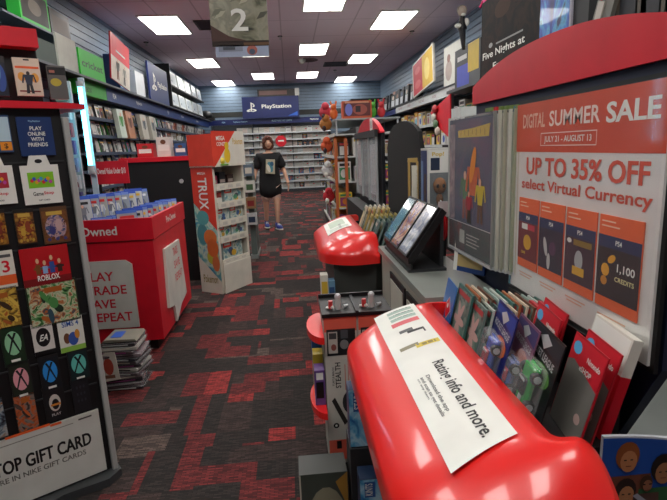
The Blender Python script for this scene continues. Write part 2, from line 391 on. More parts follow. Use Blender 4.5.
# -- left wall unit
zsL = [.30, .52, .74, .96, 1.18, 1.40, 1.62, 1.84]
U = shelf_unit('wall_shelving', 'long dark game shelving down the left wall under a blue strip', (XL+.01, 6.3, 0), LW, 9.9, .30, zsL, 2.06, mat('262c36', .6), mat('5b6470', .5), mat('39465c', .5))
m = MB(); m.box(0, .95, -.33, -.24, 2.09, 2.255, GRN); m.text('XBOX', .2, 2.13, .06, -.331, mat('103010')); m.build('green_header_strip', U)
m = MB(); m.box(.96, 9.7, -.33, -.24, 2.09, 2.255, mat('1d3a78', .4))
for x, t in ((1.2, 'PS4'), (2.3, 'PlayStation'), (4.4, 'PS4'), (5.7, 'PlayStation'), (7.6, 'PS Vita')): m.text(t, x, 2.14, .07, -.331, WHT)
m.build('blue_header_strip', U)
for r, z in enumerate(zsL[1:]):
    rr = r
    if z < .5: continue
    for i in range(25):
        y = 6.72+i*.185
        put_case('mixed' if crng.random() < .6 else 'white', crng.randrange(99), (XL+.22+.04*crng.random(), y, z), (R(-8), 0, LW+R(crng.uniform(-6, 6))),
                 'game case on the left wall shelving, %s shelf from the floor, %s along' % (ORD[r+1], ORD[i]), 'games on the left wall shelves', 1.02)
m = MB(); q = random.Random(5)
for z in zsL:
    for i in range(26):
        y = 11.4+i*.175; c = mat(q.choice(COVC+['dcdcd8']*8), .35)
        x = XL+.23
        m.box(x-.015, x, y-.062, y+.062, z, z+.185, c); m.box(x, x+.001, y-.04, y+.04, z+.04, z+.12, mat(q.choice(COVC), .4))
m.build('game_cases', label='blurred far game cases on the left wall shelving', cat='video games', kind='stuff', group='games on the left wall shelves')
# large boxes and promo goods among the shelves
rolls = [(7.6, .26, 'xbox'), (8.0, .30, 'tan'), (8.75, .34, 'white'), (9.3, .3, 'white')]
cols = {'xbox': ('c8d4c8', '3c8c3c'), 'tan': ('b07a5a', '5a3020'), 'white': ('b8b4a8', '46505a')}
nm = {'xbox': 'pale green and white', 'tan': 'tan', 'white': 'grey and white'}
for k, (y, w, c) in enumerate(rolls):
    m = MB(); m.box(-w/2, w/2, -.06, 0, 0, .40, mat(cols[c][0], .4)); figure(m, 0, .02, .33, -.061, mat(cols[c][1]), mat(cols[c][0]), SKIN, .001)
    m.build('poster_box', loc=(XL+.345, y, 1.60), rot=(R(-5), 0, LW), label='%s promotional cover card on the left wall shelving, %s from the left' % (nm[c], ORD[k]), cat='display card')
# gear above the left strip
def lbox(px0, py0, px1, py1, X, depth, lab, name, cat, c, deco=None, tilt=0, group=None):
    a = at(px0, py0, X=X); b = at(px1, py1, X=X)
    y0, y1 = a.y, b.y; z0, z1 = min(a.z, b.z), max(a.z, b.z)
    w = y1-y0; h = z1-z0
    m = MB(); m.box(0, w, 0, depth, 0, h, c)
    if deco: deco(m, w, h)
    return m.build(name, loc=(X, y0, z0), rot=(R(tilt), 0, LW), label=lab, cat=cat, group=group)
m = MB(); m.box(0, 11.2, -.05, 0, 0, .03, DGR)
rail_l = thing('display_ledge', 'thin dark ledge running along the left wall above the green and blue strips', 'ledge', (XL+.43, 4.9, 2.28), LW)
MB().box(0, 11.2, 0, .42, -.02, 0, DGR).build('board', rail_l); MB().box(0, 11.2, -.008, 0, -.02, .005, mat('4a4e54')).build('front_edge', rail_l)
def place_l(name, lab, cat, y0, w, z0, h, X, depth, c, deco=None, tilt=0, roty=0, group=None):
    m = MB(); m.box(0, w, 0, depth, 0, h, c)
    if deco: deco(m, w, h)
    return m.build(name, loc=(X, y0, z0), rot=(R(tilt), R(roty), LW), label=lab, cat=cat, group=group)
def d_green(m, w, h): m.text('cricket', .06, h*.36, h*.28, -.001, mat('0c300c'), w=w*.84)
place_l('cricket_sign', 'bright green cricket sign board on the left wall ledge', 'sign', 6.39, .8, 2.302, .31, XL+.37, .02, mat('1fae22', .5), d_green)
def d_red(m, w, h):
    m.rect(0, w, 0, h*.52, -.001, mat('d8cfc2', .5)); m.rect(w*.25, w*.75, h*.66, h*.7, -.002, WHT)
    figure(m, w*.33, h*.06, h*.45, -.003, mat('3a3c30'), BROWN, SKIN, .001); figure(m, w*.68, h*.04, h*.42, -.003, mat('8a8a80'), mat('44403a'), SKIN, .001)
place_l('red_promo_poster', 'tilted red and white poster board with two figures on the left wall ledge', 'poster', 7.35, .78, 2.302+.095, .62, XL+.40, .02, mat('d42030', .45), d_red, 3, 7)
def d_console(m, w, h): m.rect(w*.1, w*.9, h*.15, h*.85, -.001, LBL)
place_l('console_box', 'blue and white console carton behind the red poster board', 'box', 8.2, .6, 2.302, .56, XL+.24, .2, mat('2a4c86', .45), d_console)
place_l('console_box', 'white carton sitting between the red poster and the navy sign', 'box', 8.62, .5, 2.302, .38, XL+.36, .16, mat('c8ccd0', .45))
def d_ps(m, w, h): ps_logo(m, w*.24, h*.5, h*.6, -.001, WHT); m.text('PlayStation', w*.42, h*.38, h*.2, -.001, WHT, w=w*.5)
place_l('playstation_sign', 'navy PlayStation sign board on the left wall ledge', 'sign', 9.42, 1.4, 2.302, .66, XL+.37, .03, mat('1a2c68', .45), d_ps)
rk = thing('console_rack', 'black two-tier rack of white consoles high on the left wall', 'rack', (XL+.02, 11.25, 2.34), LW)
for k, z in enumerate((.03, .45)): MB().box(0, 4.2, -.33, 0, z-.025, z, BLK).build('shelf', rk)
MB().box(0, 4.2, -.03, 0, 0, .86, BLK).box(-.02, 0, -.33, 0, 0, .86, BLK).build('back_panel', rk)
for tier, z in ((0, .03), (1, .45)):
    for i in range(5):
        m = MB(); m.box(0, .62, 0, .26, 0, .30, mat('d8dcdc', .4), bev=.01); m.rect(.05, .57, .05, .25, -.001, mat('c0c8cc', .3)); m.rect(.08, .2, .08, .12, -.002, mat('8090a0'))
        m.build('console_carton', loc=(XL+.33, 11.35+i*.8, 2.34+z), rot=(R(-6), 0, LW), label='white console carton on the %s tier of the black rack, %s from the near end' % (('lower', 'upper')[tier], ORD[i]), cat='box', group='white cartons on the left rack')
m = MB(); m.ball((0, 0, .15), .2, .2, .15, BLK); m.box(-.25, .25, -.15, .15, 0, .08, BLK)
m.build('black_bag', loc=(XL+.30, 15.85, 2.285), label='black lumpy pack in the far left corner beside the white cartons', cat='bag')
# top left green and black boxes
def d_gb(m, w, h): m.rect(.03, w-.03, .03, h*.9, -.001, mat('2c2a28')); m.ell(w*.5, h*.5, w*.22, h*.22, -.002, mat('6a6258')); m.rect(w*.1, w*.5, h*.75, h*.82, -.003, WHT)
place_l('accessory_box', 'green-edged black accessory box leaning at the top left corner of the wall', 'box', 5.45, .62, 2.701, .34, XL+.23, .12, mat('2fae3a', .4), d_gb, 0, 0)
place_l('accessory_box', 'dark accessory box with brown picture just right of the green-edged box', 'box', 6.12, .5, 2.701, .28, XL+.22, .1, mat('2a2624', .4), lambda m, w, h: m.rect(.05, w-.05, .05, h-.06, -.001, mat('57473c')))
sh = thing('wall_ledge', 'pale ledge high on the left wall under the green-edged box', 'ledge', (XL+.24, 5.1, 2.70), LW)
MB().box(0, 1.6, 0, .22, -.02, 0, mat('5c666e', .5)).build('board', sh)
place_l('white_panel', 'blank pale grey panel on the ledge left of the green sign', 'panel', 5.85, .5, 2.302, .36, XL+.36, .02, mat('a4a69c', .6))
place_l('stacked_carton', 'dark carton on the left wall ledge behind the green sign', 'box', 5.05, .75, 2.302, .22, XL+.36, .02, mat('33403a', .6))

# ------------------------------------------------------------------ gift card tower, left foreground
TO = Vector((-.842, 2.004, 0)); TA = math.atan2(.565, .825)
tu = Vector((math.cos(TA), math.sin(TA), 0)); tn = Vector((math.sin(TA), -math.cos(TA), 0))
def tw(px, py, off=0):
    """along and up the tower's face"""
    d = fw + rt*(px-333.5)/F - up*(py-250)/F; c = Vector((0, 0, CAMH)); o = TO - tn*off
    q = c + d*((o-c).dot(tn)/d.dot(tn)); return (q-o).dot(tu), q.z
TW = thing('gift_card_rack', 'tall black gift card rack with a red curved top, left foreground', 'display rack', TO, TA)
MB().box(-.72, 0, 0, .30, .03, 1.53, mat('08080a', .55)).build('body', TW)
m = MB(); m.box(.0, .022, -.02, .31, .02, 1.50, mat('a8a8a4', .4), bev=.004); m.build('side_rail', TW)
m = MB(); m.prism([(-.75, 1.53), (.05, 1.53), (.05, 1.55), (-.05, 1.553), (-.3, 1.556), (-.75, 1.556)], -.03, .31, RED); m.build('top_cap', TW)
m = MB()
pts = [(-.75, -.02), (-.6, -.10), (-.35, -.10), (-.2, -.05), (-.03, -.07), (.03, -.03), (.03, .33), (-.75, .33)]
m.add([(x, y, 0) for x, y in pts]+[(x, y, .035) for x, y in pts], [list(range(7, -1, -1)), list(range(8, 16))]+[(i, (i+1) % 8, 8+(i+1) % 8, 8+i) for i in range(8)], mat('3a3c3e', .45))
m.build('base', TW)
for z in (1.345, 1.17, 1.03, .885, .74, .585, .44):
    MB().box(-.71, -.01, -.005, 0, z-.006, z, DGR).build('card_rail', TW)
m = MB(); m.box(-.70, -.022, -.012, -.001, .045, .325, mat('cbcac2', .5)); m.rect(-.35, -.2, .325, .335, -.013, ORG)
m.text('GAMESTOP GIFT CARD', -.55, .185, .056, -.013, mat('161616'), w=.485); m.text('GAMESTOP GIFT CARD', -.5485, .1855, .056, -.0133, mat('161616'), w=.485)
m.text('LEARN MORE IN NIKE GIFT CARDS', -.53, .15, .022, -.013, mat('77756f'), w=.44)
m.rect(-.55, -.12, .300, .304, -.013, mat('8f8d86')); m.rect(-.10, -.05, .305, .312, -.013, mat('55534f')); m.rect(-.16, -.2, .318, .328, -.0135, ORG)
m.build('bottom_sign', TW)

def card(name, tl, br, lab, c, deco, depth=.004, off=.006, cat='gift card', top=None, group='gift cards on the rack'):
    a0, z1 = tw(*tl, -off); a1, z0 = tw(*br, -off)
    w, h = a1-a0, z1-z0
    m = MB(); q = .004
    m.box(0, w, -depth, 0, 0, h, c)
    y = -depth-.0006
    if top:       # hanging header with a peg hole
        m.prism([(w*.2, h), (w*.8, h), (w*.72, h+top), (w*.28, h+top)], -depth, 0, c); m.ell(w*.5, h+top*.4, w*.1, top*.22, y, BLK, 10)
    deco(m, w, h, y)
    p = TO+tu*a0+tn*off+Vector((0, 0, z0))
    return m.build(name, loc=p, rot=(0, 0, TA), label=lab, cat=cat, group=group)
def dplay(m, w, h, y):
    for i, (t, f) in enumerate((('PLAY', .35), ('ONLINE', .5), ('WITH', .36), ('FRIENDS', .56))): m.text(t, w*.52, h*(.66-i*.14), h*.10, y, WHT, w=w*f, center=True)
    m.text('PlayStation', w*.5, h*.86, h*.06, y, LBL, center=True)
card('promo_card', (15, 117), (56, 155), 'blue PLAY ONLINE WITH FRIENDS card near the top of the gift card rack', mat('1c3566', .4), dplay)
def dps(m, w, h, y): m.rect(w*.05, w*.95, h*.3, h*.95, y, mat('b8d0dc')); m.rect(w*.35, w*.95, h*.05, h*.28, y, mat('e89020')); m.text('$', w*.55, h*.08, h*.16, y-.0005, mat('4a2808'))
card('gift_card', (-12, 115), (14, 152), 'pale blue gift card with an orange price patch, left of the blue card', mat('2b4a74', .4), dps)
def dgs(col):
    def f(m, w, h, y):
        m.rect(w*.16, w*.84, h*.42, h*.82, y, mat(col))
        q = random.Random(col)
        for i in range(9): m.ell(w*(.26+.06*i), h*(.61+.05*math.sin(i*2.1)), w*.05, h*.05, y-.0005-.0001*i, mat(['d03030', '3050c0', 'e0a020', 'c040a0', '30a0c0'][i % 5]), 8)
        m.text('Game', w*.24, h*.22, h*.10, y, BLK, w=w*.27); m.text('Stop', w*.52, h*.22, h*.10, y, RED, w=w*.27); m.text('GIFT CARD', w*.36, h*.08, h*.04, y, DGR, w=w*.3)
    return f
card('gift_card', (19, 166), (63, 202), 'white GameStop gift card with a green picture on a hook hanger', mat('e6e4dc', .5), dgs('7fc020'), top=.035)
card('gift_card', (-28, 167), (18, 203), 'white GameStop gift card with a red picture, cut by the left edge', mat('e6e4dc', .5), lambda m, w, h, y: (dgs('b02838')(m, w, h, y)), top=.035)
def dwar(c1, c2, face=None):
    def f(m, w, h, y):
        m.rect(w*.04, w*.96, h*.04, h*.9, y, art_mat(c1, 30, 3)); m.ell(w*.5, h*.45, w*.4, h*.34, y-.0004, art_mat(tuple(c2)+(c1[0],), 45, 5)); m.ell(w*.62, h*.5, w*.13, h*.17, y-.0008, mat(c2[2])); m.ell(w*.36, h*.36, w*.12, h*.12, y-.0008, mat(c2[1]))
        for k in range(5): m.ell(w*(.2+.15*k), h*(.12+.03*(k % 2)), w*.07, h*.05, y-.0012-.0001*k, mat(c1[2] if k % 2 else c2[1]), 8)
        m.rect(w*.2, w*.8, h*.78, h*.88, y-.001, GOLD)
    return f
card('gift_card', (-18, 211), (10, 245), 'dark golden game card at the left edge, row under the white cards', mat('1c1712'), dwar(('3a1d10', '8a5a20', 'c89030'), ('5a3a18', 'a87828', '7a2a1c')))
card('gift_card', (12, 210), (38, 243), 'dark brown and gold battle scene game card, middle of its row', mat('1c1712'), dwar(('2a1a14', '7a4a20', 'b08838'), ('5a3020', 'c09a38', '8a3a20')))
card('gift_card', (39, 208), (71, 241), 'brown game card with a round teal and purple portrait', mat('5a3c24'), dwar(('4a2a18', '7a5028', '6a3a20'), ('2a7a88', '3a3a78', 'c0a0a0')))
def dnum(m, w, h, y): m.rect(0, w, h*.1, h*.35, y, ORG); m.text('3', w*.5, h*.42, h*.32, y, RED); m.rect(w*.3, w*.9, h*.82, h*.9, y, mat('555555'))
card('gift_card', (-14, 253), (18, 286), 'white card with a red number and orange band at the left edge', mat('dcd8cc'), dnum)
def drob(m, w, h, y):
    m.rect(0, w, 0, h*.2, y, mat('7c0c12')); m.text('ROBLOX', w*.52, h*.12, h*.15, y-.0012, WHT, w=w*.46, center=True)
    for cx, c, s in ((.33, '7a4a20', .9), (.47, '8ab0d8', .7), (.62, '2c4c94', 1.05), (.78, '3a2018', .7)):
        m.rect(w*(cx-.05), w*(cx+.05), h*.3, h*(.3+.28*s), y-.0005, mat(c)); m.ell(w*cx, h*(.36+.32*s), w*.035, h*.07, y-.0008, mat('d8b088'), 8); m.rect(w*(cx-.09), w*(cx+.09), h*.42, h*.48, y-.0004, mat(c))
card('gift_card', (18, 250), (72, 280), 'wide red ROBLOX gift card in the middle of the rack', mat('b8141c', .4), drob)
def dfor(cs, s):
    def f(m, w, h, y):
        m.rect(w*.03, w*.97, h*.04, h*.96, y, art_mat(cs, 26, s, dist=2)); q = random.Random(s)
        for i in range(7): m.ell(w*q.uniform(.15, .85), h*q.uniform(.15, .7), w*q.uniform(.04, .1), h*q.uniform(.08, .18), y-.0005-.0001*i, mat(cs[i % len(cs)]), 10, q.random())
        m.rect(w*.35, w*.7, h*.76, h*.88, y-.0014, mat('a85a1c'))
    return f
card('gift_card', (-18, 291), (23, 325), 'yellow brown game card with creatures, cut by the left edge', mat('3a2a18'), dfor(('3a2818', 'a07a30', 'd8b850', 'b05a28'), 5))
card('gift_card', (24, 286), (81, 318), 'wide forest game card with orange figures below the red ROBLOX card', mat('20301c'), dfor(('1c3420', '4a8a48', 'c0c8a8', 'b06028', '2c4a58'), 8))
def dxb(c, bgc):
    def f(m, w, h, y):
        m.rect(w*.05, w*.95, h*.08, h*.94, y, mat(bgc)); m.ell(w*.5, h*.56, w*.36, h*.30, y-.0005, mat(c))
        k = mat('14181a')
        for s in (1, -1):
            m.poly([(w*(.5-s*.26), h*.34), (w*(.5-s*.20), h*.32), (w*(.5+s*.02), h*.62), (w*(.5+s*.20), h*.80), (w*(.5+s*.10), h*.82), (w*(.5-s*.06), h*.64)], y-.001, k)
        m.rect(w*.3, w*.7, h*.10, h*.16, y-.001, WHT)
    return f
card('gift_card', (-2, 328), (28, 362), 'Xbox gift card with a glowing green ball', mat('16241a'), dxb('8fc89c', '143018'))
def dea(m, w, h, y): m.ell(w*.5, h*.54, w*.34, h*.30, y, BLK); m.text('EA', w*.5, h*.43, h*.2, y-.0006, WHT, w=w*.4, center=True, shear=.3); m.rect(0, w, 0, h*.12, y, BLK)
card('gift_card', (30, 325), (56, 351), 'white EA gift card with a black disc', mat('d8d2cc'), dea)
def dsim(m, w, h, y): m.text('SIMS 4', w*.5, h*.74, h*.16, y, mat('1f4e9a'), w=w*.66, center=True); m.rect(0, w, 0, h*.15, y, mat('88b848')); m.ell(w*.3, h*.4, w*.13, h*.16, y, BROWN); m.ell(w*.55, h*.36, w*.2, h*.2, y-.0004, mat('3454a0')); m.ell(w*.72, h*.48, w*.1, h*.14, y-.0006, mat('c8842c'))
card('gift_card', (56, 320), (86, 347), 'white SIMS 4 gift card with small colourful figures', mat('dcdcd2'), dsim)
card('gift_card', (7, 365), (35, 396), 'Xbox gift card with a pink ball', mat('1c1a1c'), dxb('e09aa4', '20281c'))
card('gift_card', (37, 358), (63, 388), 'Xbox gift card with a blue ball', mat('1c1a1c'), dxb('2a8ad8', '10161c'))
card('gift_card', (66, 352), (91, 378), 'Xbox gift card with a teal ball', mat('1c1a1c'), dxb('60b8ac', '0c2426'))
card('gift_card', (-16, 402), (9, 436), 'grey blue game card at the left edge above the white sign', mat('303438'), dfor(('20242c', '5a6a78', 'a0a8a8', '8a5a30'), 9))
card('gift_card', (12, 396), (40, 427), 'grey and orange game card, just above the white sign', mat('2c2826'), dfor(('38302c', '787068', 'c05a28', '50403a'), 11))
def dring(m, w, h, y): m.ell(w*.5, h*.5, w*.27, h*.24, y, mat('c8c0b8')); m.ell(w*.52, h*.46, w*.17, h*.15, y-.0005, BLK); m.rect(w*.3, w*.75, h*.42, h*.48, y-.001, mat('d08030')); m.text('PLAY', w*.5, h*.14, h*.07, y, SIL, center=True)
card('gift_card', (41, 388), (68, 416), 'black game card with a small silver ring emblem', mat('141416'), dring)
card('gift_card', (70, 381), (92, 408), 'plain near-black game card at the lower right of the rack', mat('17171c'), lambda m, w, h, y: [m.ell(w*(.3+.2*i), h*(.35+.2*j), w*.06, h*.05, y, mat('2c2c34'), 8) for i in range(3) for j in range(3)])

# rack with boxed posters behind the tower
def twp(px, py, off):
    a, z = tw(px, py, off); return TO-tn*off+tu*a+Vector((0, 0, z))
OFF = .62
a0, z0 = tw(-40, 46, OFF); a1, z1 = tw(38, 60, OFF)
TB = thing('poster_rack', 'black rack with a red header behind the gift card rack', 'display rack', TO-tn*OFF+tu*(a1-.9), TA)
MB().box(0, .93, .0, .4, 0, 1.575, BLK).box(0, .9, .02, .06, 1.6, 1.93, BLK).build('body', TB)
MB().box(0, .9, -.06, .02, 1.845, 1.925, RED).build('red_header', TB)
MB().box(0, 1.05, -.10, .1, 1.575, 1.60, RED).build('red_ledge', TB)
def bcard(tl, br, lab, c, deco, name='game_poster'):
    a0, z1 = tw(*tl, OFF-.08); a1, z0 = tw(*br, OFF-.08); w, h = a1-a0, z1-z0
    m = MB(); m.box(0, w, -.02, 0, 0, h, c); deco(m, w, h, -.0206)
    m.build(name, loc=TO-tn*(OFF-.09)+tu*a0+Vector((0, 0, max(z0, 1.602))), rot=(R(-3), 0, TA), label=lab, cat='poster')
bcard((-14, 56), (9, 97), 'dark blue game poster at the left edge under the red header', mat('10182c', .4), lambda m, w, h, y: (m.ell(w*.6, h*.45, w*.35, h*.35, y, mat('2a4a94')), m.ell(w*.5, h*.6, w*.18, h*.2, y-.0005, mat('5878b8')), m.rect(0, w, h*.84, h, y, DGR)))
def dsold(m, w, h, y):
    m.rect(w*.05, w*.95, h*.72, h*.78, y, ORG); m.ell(w*.25, h*.5, w*.15, h*.12, y, mat('e0a040')); m.ell(w*.75, h*.48, w*.15, h*.13, y, mat('e0a040')); figure(m, w*.5, h*.06, h*.58, y-.0008, mat('2c3448'), mat('23232b'), mat('3a2c28'))
    m.rect(w*.1, w*.9, h*.1, h*.14, y, mat('7a1a18')); m.rect(w*.4, w*.62, h*.93, h*.97, y, BLK)
bcard((11, 58), (43, 97), 'cream game poster with a dark soldier and orange shapes', mat('d8c9b4', .4), dsold)
bcard((45, 66), (68, 100), 'dim grey game poster with a yellow patch, right of the cream one', mat('5c5a58', .4), lambda m, w, h, y: (m.rect(0, w, h*.72, h*.95, y, BLK), m.ell(w*.4, h*.5, w*.3, h*.12, y, mat('b8a838')), m.rect(w*.1, w*.4, h*.78, h*.86, y-.0005, mat('a06050'))))

# white hook column with packets and the cyan tube light
CX = at(76, 150, Y=3.95).x
HC = thing('hook_column', 'narrow white column of small hanging packets beside the cyan tube light', 'display rack', (CX, 3.95, 0), R(12))
MB().box(-.08, .02, 0, .05, 0, 1.9, mat('b4b8b8', .5)).build('panel', HC)
q = random.Random(4)
for i in range(9):
    z = .75+i*.125; MB().tube((-.03, -.12, z+.1), (-.03, 0, z+.1), .004, SIL, 6).build('hook', HC)
    m = MB(); m.box(-.04, .04, -.10+.0, -.03, -.1, .0, mat(q.choice(['7a88a8', 'c8c8c8', 'a8585c', '504878', '708878', 'c8b8a8']), .4)); m.rect(-.03, .03, -.085, -.05, -.101, mat(q.choice(COVC)))
    m.build('hanging_packet', loc=(CX-.03, 3.95, z+.1), rot=(0, 0, R(12)), label='small packet on the white hook column, %s from the bottom' % ORD[i], cat='packet', group='packets on the white column')
a, b = at(91, 168, Y=3.85), at(86, 84, Y=3.85)
TL_ = thing('tube_light', 'glowing cyan vertical tube light on the left', 'light', (a.x, 3.85, a.z))
MB().tube((0, 0, .02), (0, 0, b.z-a.z-.02), .016, emit((.12, .75, 1.0), 7, 'cyan_tube'), 12).build('tube', TL_)
MB().tube((0, 0, -.04), (0, 0, .02), .022, SIL, 12).build('end_cap', TL_); MB().tube((0, 0, b.z-a.z-.02), (0, 0, b.z-a.z+.02), .022, SIL, 12).build('end_cap', TL_)
MB().box(-.02, .02, .03, .045, -a.z, b.z-a.z+.05, mat('c0d0d8', .4)).box(-.02, .02, .0, .045, -.05, -.03, SIL).build('mount_bar', TL_)

# ------------------------------------------------------------------ red pre-owned bin
BX1, BY0, BY1, BH = -.945, 3.38, 4.38, .945
BN = thing('red_bin', 'large red pre-owned games bin with white speech bubble panels', 'display bin', (BX1, BY0, 0))
BW_ = .60; BD = BY1-BY0
m = MB(); m.box(-BW_, 0, 0, .015, .09, .79, RED); m.box(-.015, 0, .015, BD, .09, .79, RED); m.box(-BW_, -BW_+.015, .015, BD, .09, .79, RED); m.box(-BW_+.015, -.015, BD-.015, BD, .09, .79, RED); m.build('body', BN)
MB().box(-BW_+.05, -.06, .06, BD-.05, 0, .09, BLK).build('kick', BN)
m = MB(); m.box(-BW_, .012, -.012, .01, .80, BH, RED); m.box(-.01, .012, .01, BD, .80, BH, RED); m.box(-BW_, -BW_+.02, .01, BD, .80, BH, RED); m.box(-BW_+.02, -.01, BD-.02, BD, .8, BH, RED)
m.box(-BW_+.003, .004, -.004, .02, .79, .80, DKRED)
m.text('Pre-Owned', -.585, .84, .06, -.0125, WHT, w=.365)
m.T = Matrix.Translation((0, 0, 0)) @ Matrix.Rotation(R(90), 4, 'Z'); m.text('Pre-Owned', .36, .855, .05, -.0125, WHT, w=.3); m.T = None
m.build('lip', BN)
MB().box(-BW_+.02, -.02, .02, BD-.02, .72, .74, BLK).build('inner_tray', BN)
def pl(p): v = at(*p, Y=BY0-.02); return (v.x-BX1, v.z)
tr = pl((128, 260)); rb_ = pl((140, 330))
m = MB(); x1 = rb_[0]
m.prism([(-.585, .20), (x1, .20), (x1, tr[1]-.03), (x1-.04, tr[1]), (-.585, tr[1])], -.022, -.008, mat('d6d4ca', .5))
sb = m.build('speech_bubble_panel', BN)
for i, t in enumerate(('PLAY', 'TRADE', 'SAVE', 'REPEAT')): MB().text(t, -.47, tr[1]-.135-.095*i, .062, -.0225, RED).build('word', sb)
m = MB(); m.T = Matrix.Rotation(R(90), 4, 'Z')
pp = [at(*p, X=BX1+.02) for p in ((165, 249), (179, 239), (187, 292), (182, 303), (178, 321), (175, 305), (170, 308))]
pp = [(v.y-BY0, v.z) for v in pp]; m.prism(pp, -.02, -.002, mat('d6d4ca', .5))
sb = m.build('speech_bubble_panel', BN)
for i, t in enumerate(('PLAY', 'TRADE', 'SAVE', 'REPEAT')):
    m = MB(); m.T = Matrix.Rotation(R(90), 4, 'Z'); m.text(t, .42, .69-.1*i, .06, -.0205, RED, w=.11+.04*i).build('word', sb)
# its games
q = random.Random(9)
for row, (xa, ya, xb, yb, zz, n) in enumerate(((-1.12, 3.47, -1.0, 4.16, .80, 9), (-1.42, 3.5, -1.22, 4.16, .90, 9), (-1.27, 3.43, -1.2, 3.52, .76, 2))):
    for i in range(n):
        f = i/(n-1)
        put_case('blue', q.randrange(99), (xa+(xb-xa)*f, ya+(yb-ya)*f, zz+q.uniform(0, .012)), (R(-12), 0, R(30+q.uniform(-7, 7))),
                 'silver and blue case in the red bin, %s row, %s from near end' % (('aisle side', 'wall side', 'low middle')[row], ORD[i]), 'game cases in the red bin')
MB().box(-.75, 0, 0, .02, 0, .075, BLK).build('bin_divider', loc=(-1.0, 4.2, .742), label='black divider inside the red bin between the case rows', cat='divider')
MB().box(-.30, 0, 0, .74, 0, .15, BLK).build('case_riser', loc=(-1.28, 3.44, .742), label='black riser under the wall side row of cases in the red bin', cat='riser')
a, b = at(89, 162, Y=4.28), at(130, 183, Y=4.28)
sg = thing('value_sign', 'red Pre-Owned Value Under $10 sign behind the red bin', 'sign', (a.x, 4.28, b.z))
m = MB(); m.box(0, b.x-a.x, -.01, .005, 0, a.z-b.z, RED); m.text('Pre-Owned Value Under $10', .02, .075, .055, -.011, WHT, w=b.x-a.x-.04); m.build('panel', sg)
MB().box(.05, .07, .006, .02, -b.z, a.z-b.z, BLK).box(.25, .27, .006, .02, -b.z, a.z-b.z, BLK).build('post', sg)
# stack of bagged games on the floor in front of the bin
a = at(103, 395, Z=0); b = at(146, 386, Z=0)
cx, cy = (a.x+b.x)/2, (a.y+b.y)/2+.1
for i in range(13):
    w = .2+q.uniform(-.01, .015); m = MB(); m.box(-w/2, w/2, -.1, .1, 0, .019, mat(['3a3438', '6a6468', '2c2c34', '8a7a80', '54484c', 'b0aca4'][i % 6], .2, coat=.6), bev=.004)
    m.rect(-w*.45, w*.3, .006, .013, -.1008, mat(['c8c8c4', '141418', '8a3a70', 'd0c8b8'][i % 4], .3))
    m.box(-w/2-.003, w/2+.012, -.104, .103, .0185, .0205, FILM)
    m.build('bagged_game', loc=(cx+q.uniform(-.012, .012), cy+q.uniform(-.01, .01), .001+i*.0225), rot=(0, 0, R(q.uniform(-12, 12))), label='plastic wrapped game in the floor stack before the red bin, %s from the floor' % ORD[i], cat='game', group='stack of wrapped games on the floor')
m = MB(); m.prism([(-.06, 0), (.055, .01), (.05, .17), (-.05, .18)], -.006, 0, mat('d8d0c4', .3)); m.ell(0, .09, .03, .05, -.0066, mat('b84a3a')); m.rect(-.03, .03, .02, .04, -.0066, mat('8a5a48'))
m.build('leaning_booklet', loc=(cx-.06, cy-.115, .07), rot=(R(-6), R(-6), R(-8)), label='pale booklet with a red shape leaning on the floor stack', cat='booklet')
m = MB(); m.prism([(-.1, 0), (.1, 0), (.09, .012), (-.08, .016)], -.09, .09, mat('8a8678', .3)); m.box(-.06, .0, -.05, .05, .0135, .0165, BLU)
m.build('magazine', loc=(cx, cy, .2975), label='yellowish magazine on top of the floor stack', cat='magazine')

# black gondola behind the bin
GX = at(197, 158, Y=5.35).x
GB = thing('black_gondola', 'black gondola end with a red top shelf between the red bin and the cardboard stand', 'shelving', (GX, 5.35, 0))
MB().box(-.75, 0, 0, 1.6, 0, 1.28, mat('0c0c0e', .6)).build('body', GB)
MB().box(-.78, .02, -.02, 1.62, 1.28, 1.325, RED).build('red_shelf', GB)
MB().tube((-.18, -.001, 1.07), (-.18, -.012, 1.07), .022, SIL, 12).build('lock', GB)
for i, (dx, w, h, c, n) in enumerate(((-.62, .16, .14, 'c02a30', 'red'), (-.42, .14, .2, 'd8d4cc', 'white'), (-.24, .12, .13, '3a5a8a', 'blue'), (-.1, .13, .17, '9a3830', 'dull red'), (-.55, .2, .10, '30343a', 'dark'))):
    m = MB(); m.box(0, w, 0, .14, 0, h, mat(c, .4)); m.rect(w*.1, w*.9, h*.3, h*.6, -.001, WHT); m.ell(w*.5, h*.75, w*.2, h*.12, -.0015, BROWN)
    m.build('toy_box', loc=(GX+dx, 5.45+(.5 if i == 4 else 0), 1.326), label='small %s toy box on the red top shelf of the black gondola' % n, cat='toy box')

# ------------------------------------------------------------------ cardboard construction toy display
PK = thing('cardboard_display', 'tall red and white cardboard display of boxed building toys in the aisle', 'display stand', (-.722, 4.745, 0), R(57))
W, DP, HB = .46, .265, 1.215
BRD = mat('cfcabb', .55, name='white_board')
m = MB(); m.box(0, .03, 0, DP, 0, HB, BRD); m.box(W-.03, W, 0, DP, 0, HB, BRD); m.box(.03, W-.03, DP-.01, DP, 0, HB, BRD)
m.T = Matrix.Translation((0, DP, 0)) @ Matrix.Rotation(R(-90), 4, 'Z')       # the printed side
e = -.0008
m.rect(0, DP, .75, HB, e, mat('d8402c', .5)); m.rect(0, DP, .0, .75, e, mat('d8d2c2', .5))
m.poly([(0, .88), (0, .36), (.0, .35), (DP, .12), (DP, .62)], e*2, art_mat(('3a7fa0', '78b8b0', 'c8d8c0', '5aa0b8'), 9, 2))
m.poly([(0, .88), (DP, .62), (DP, .75), (0, .98)], e*1.5, mat('d8402c', .5))
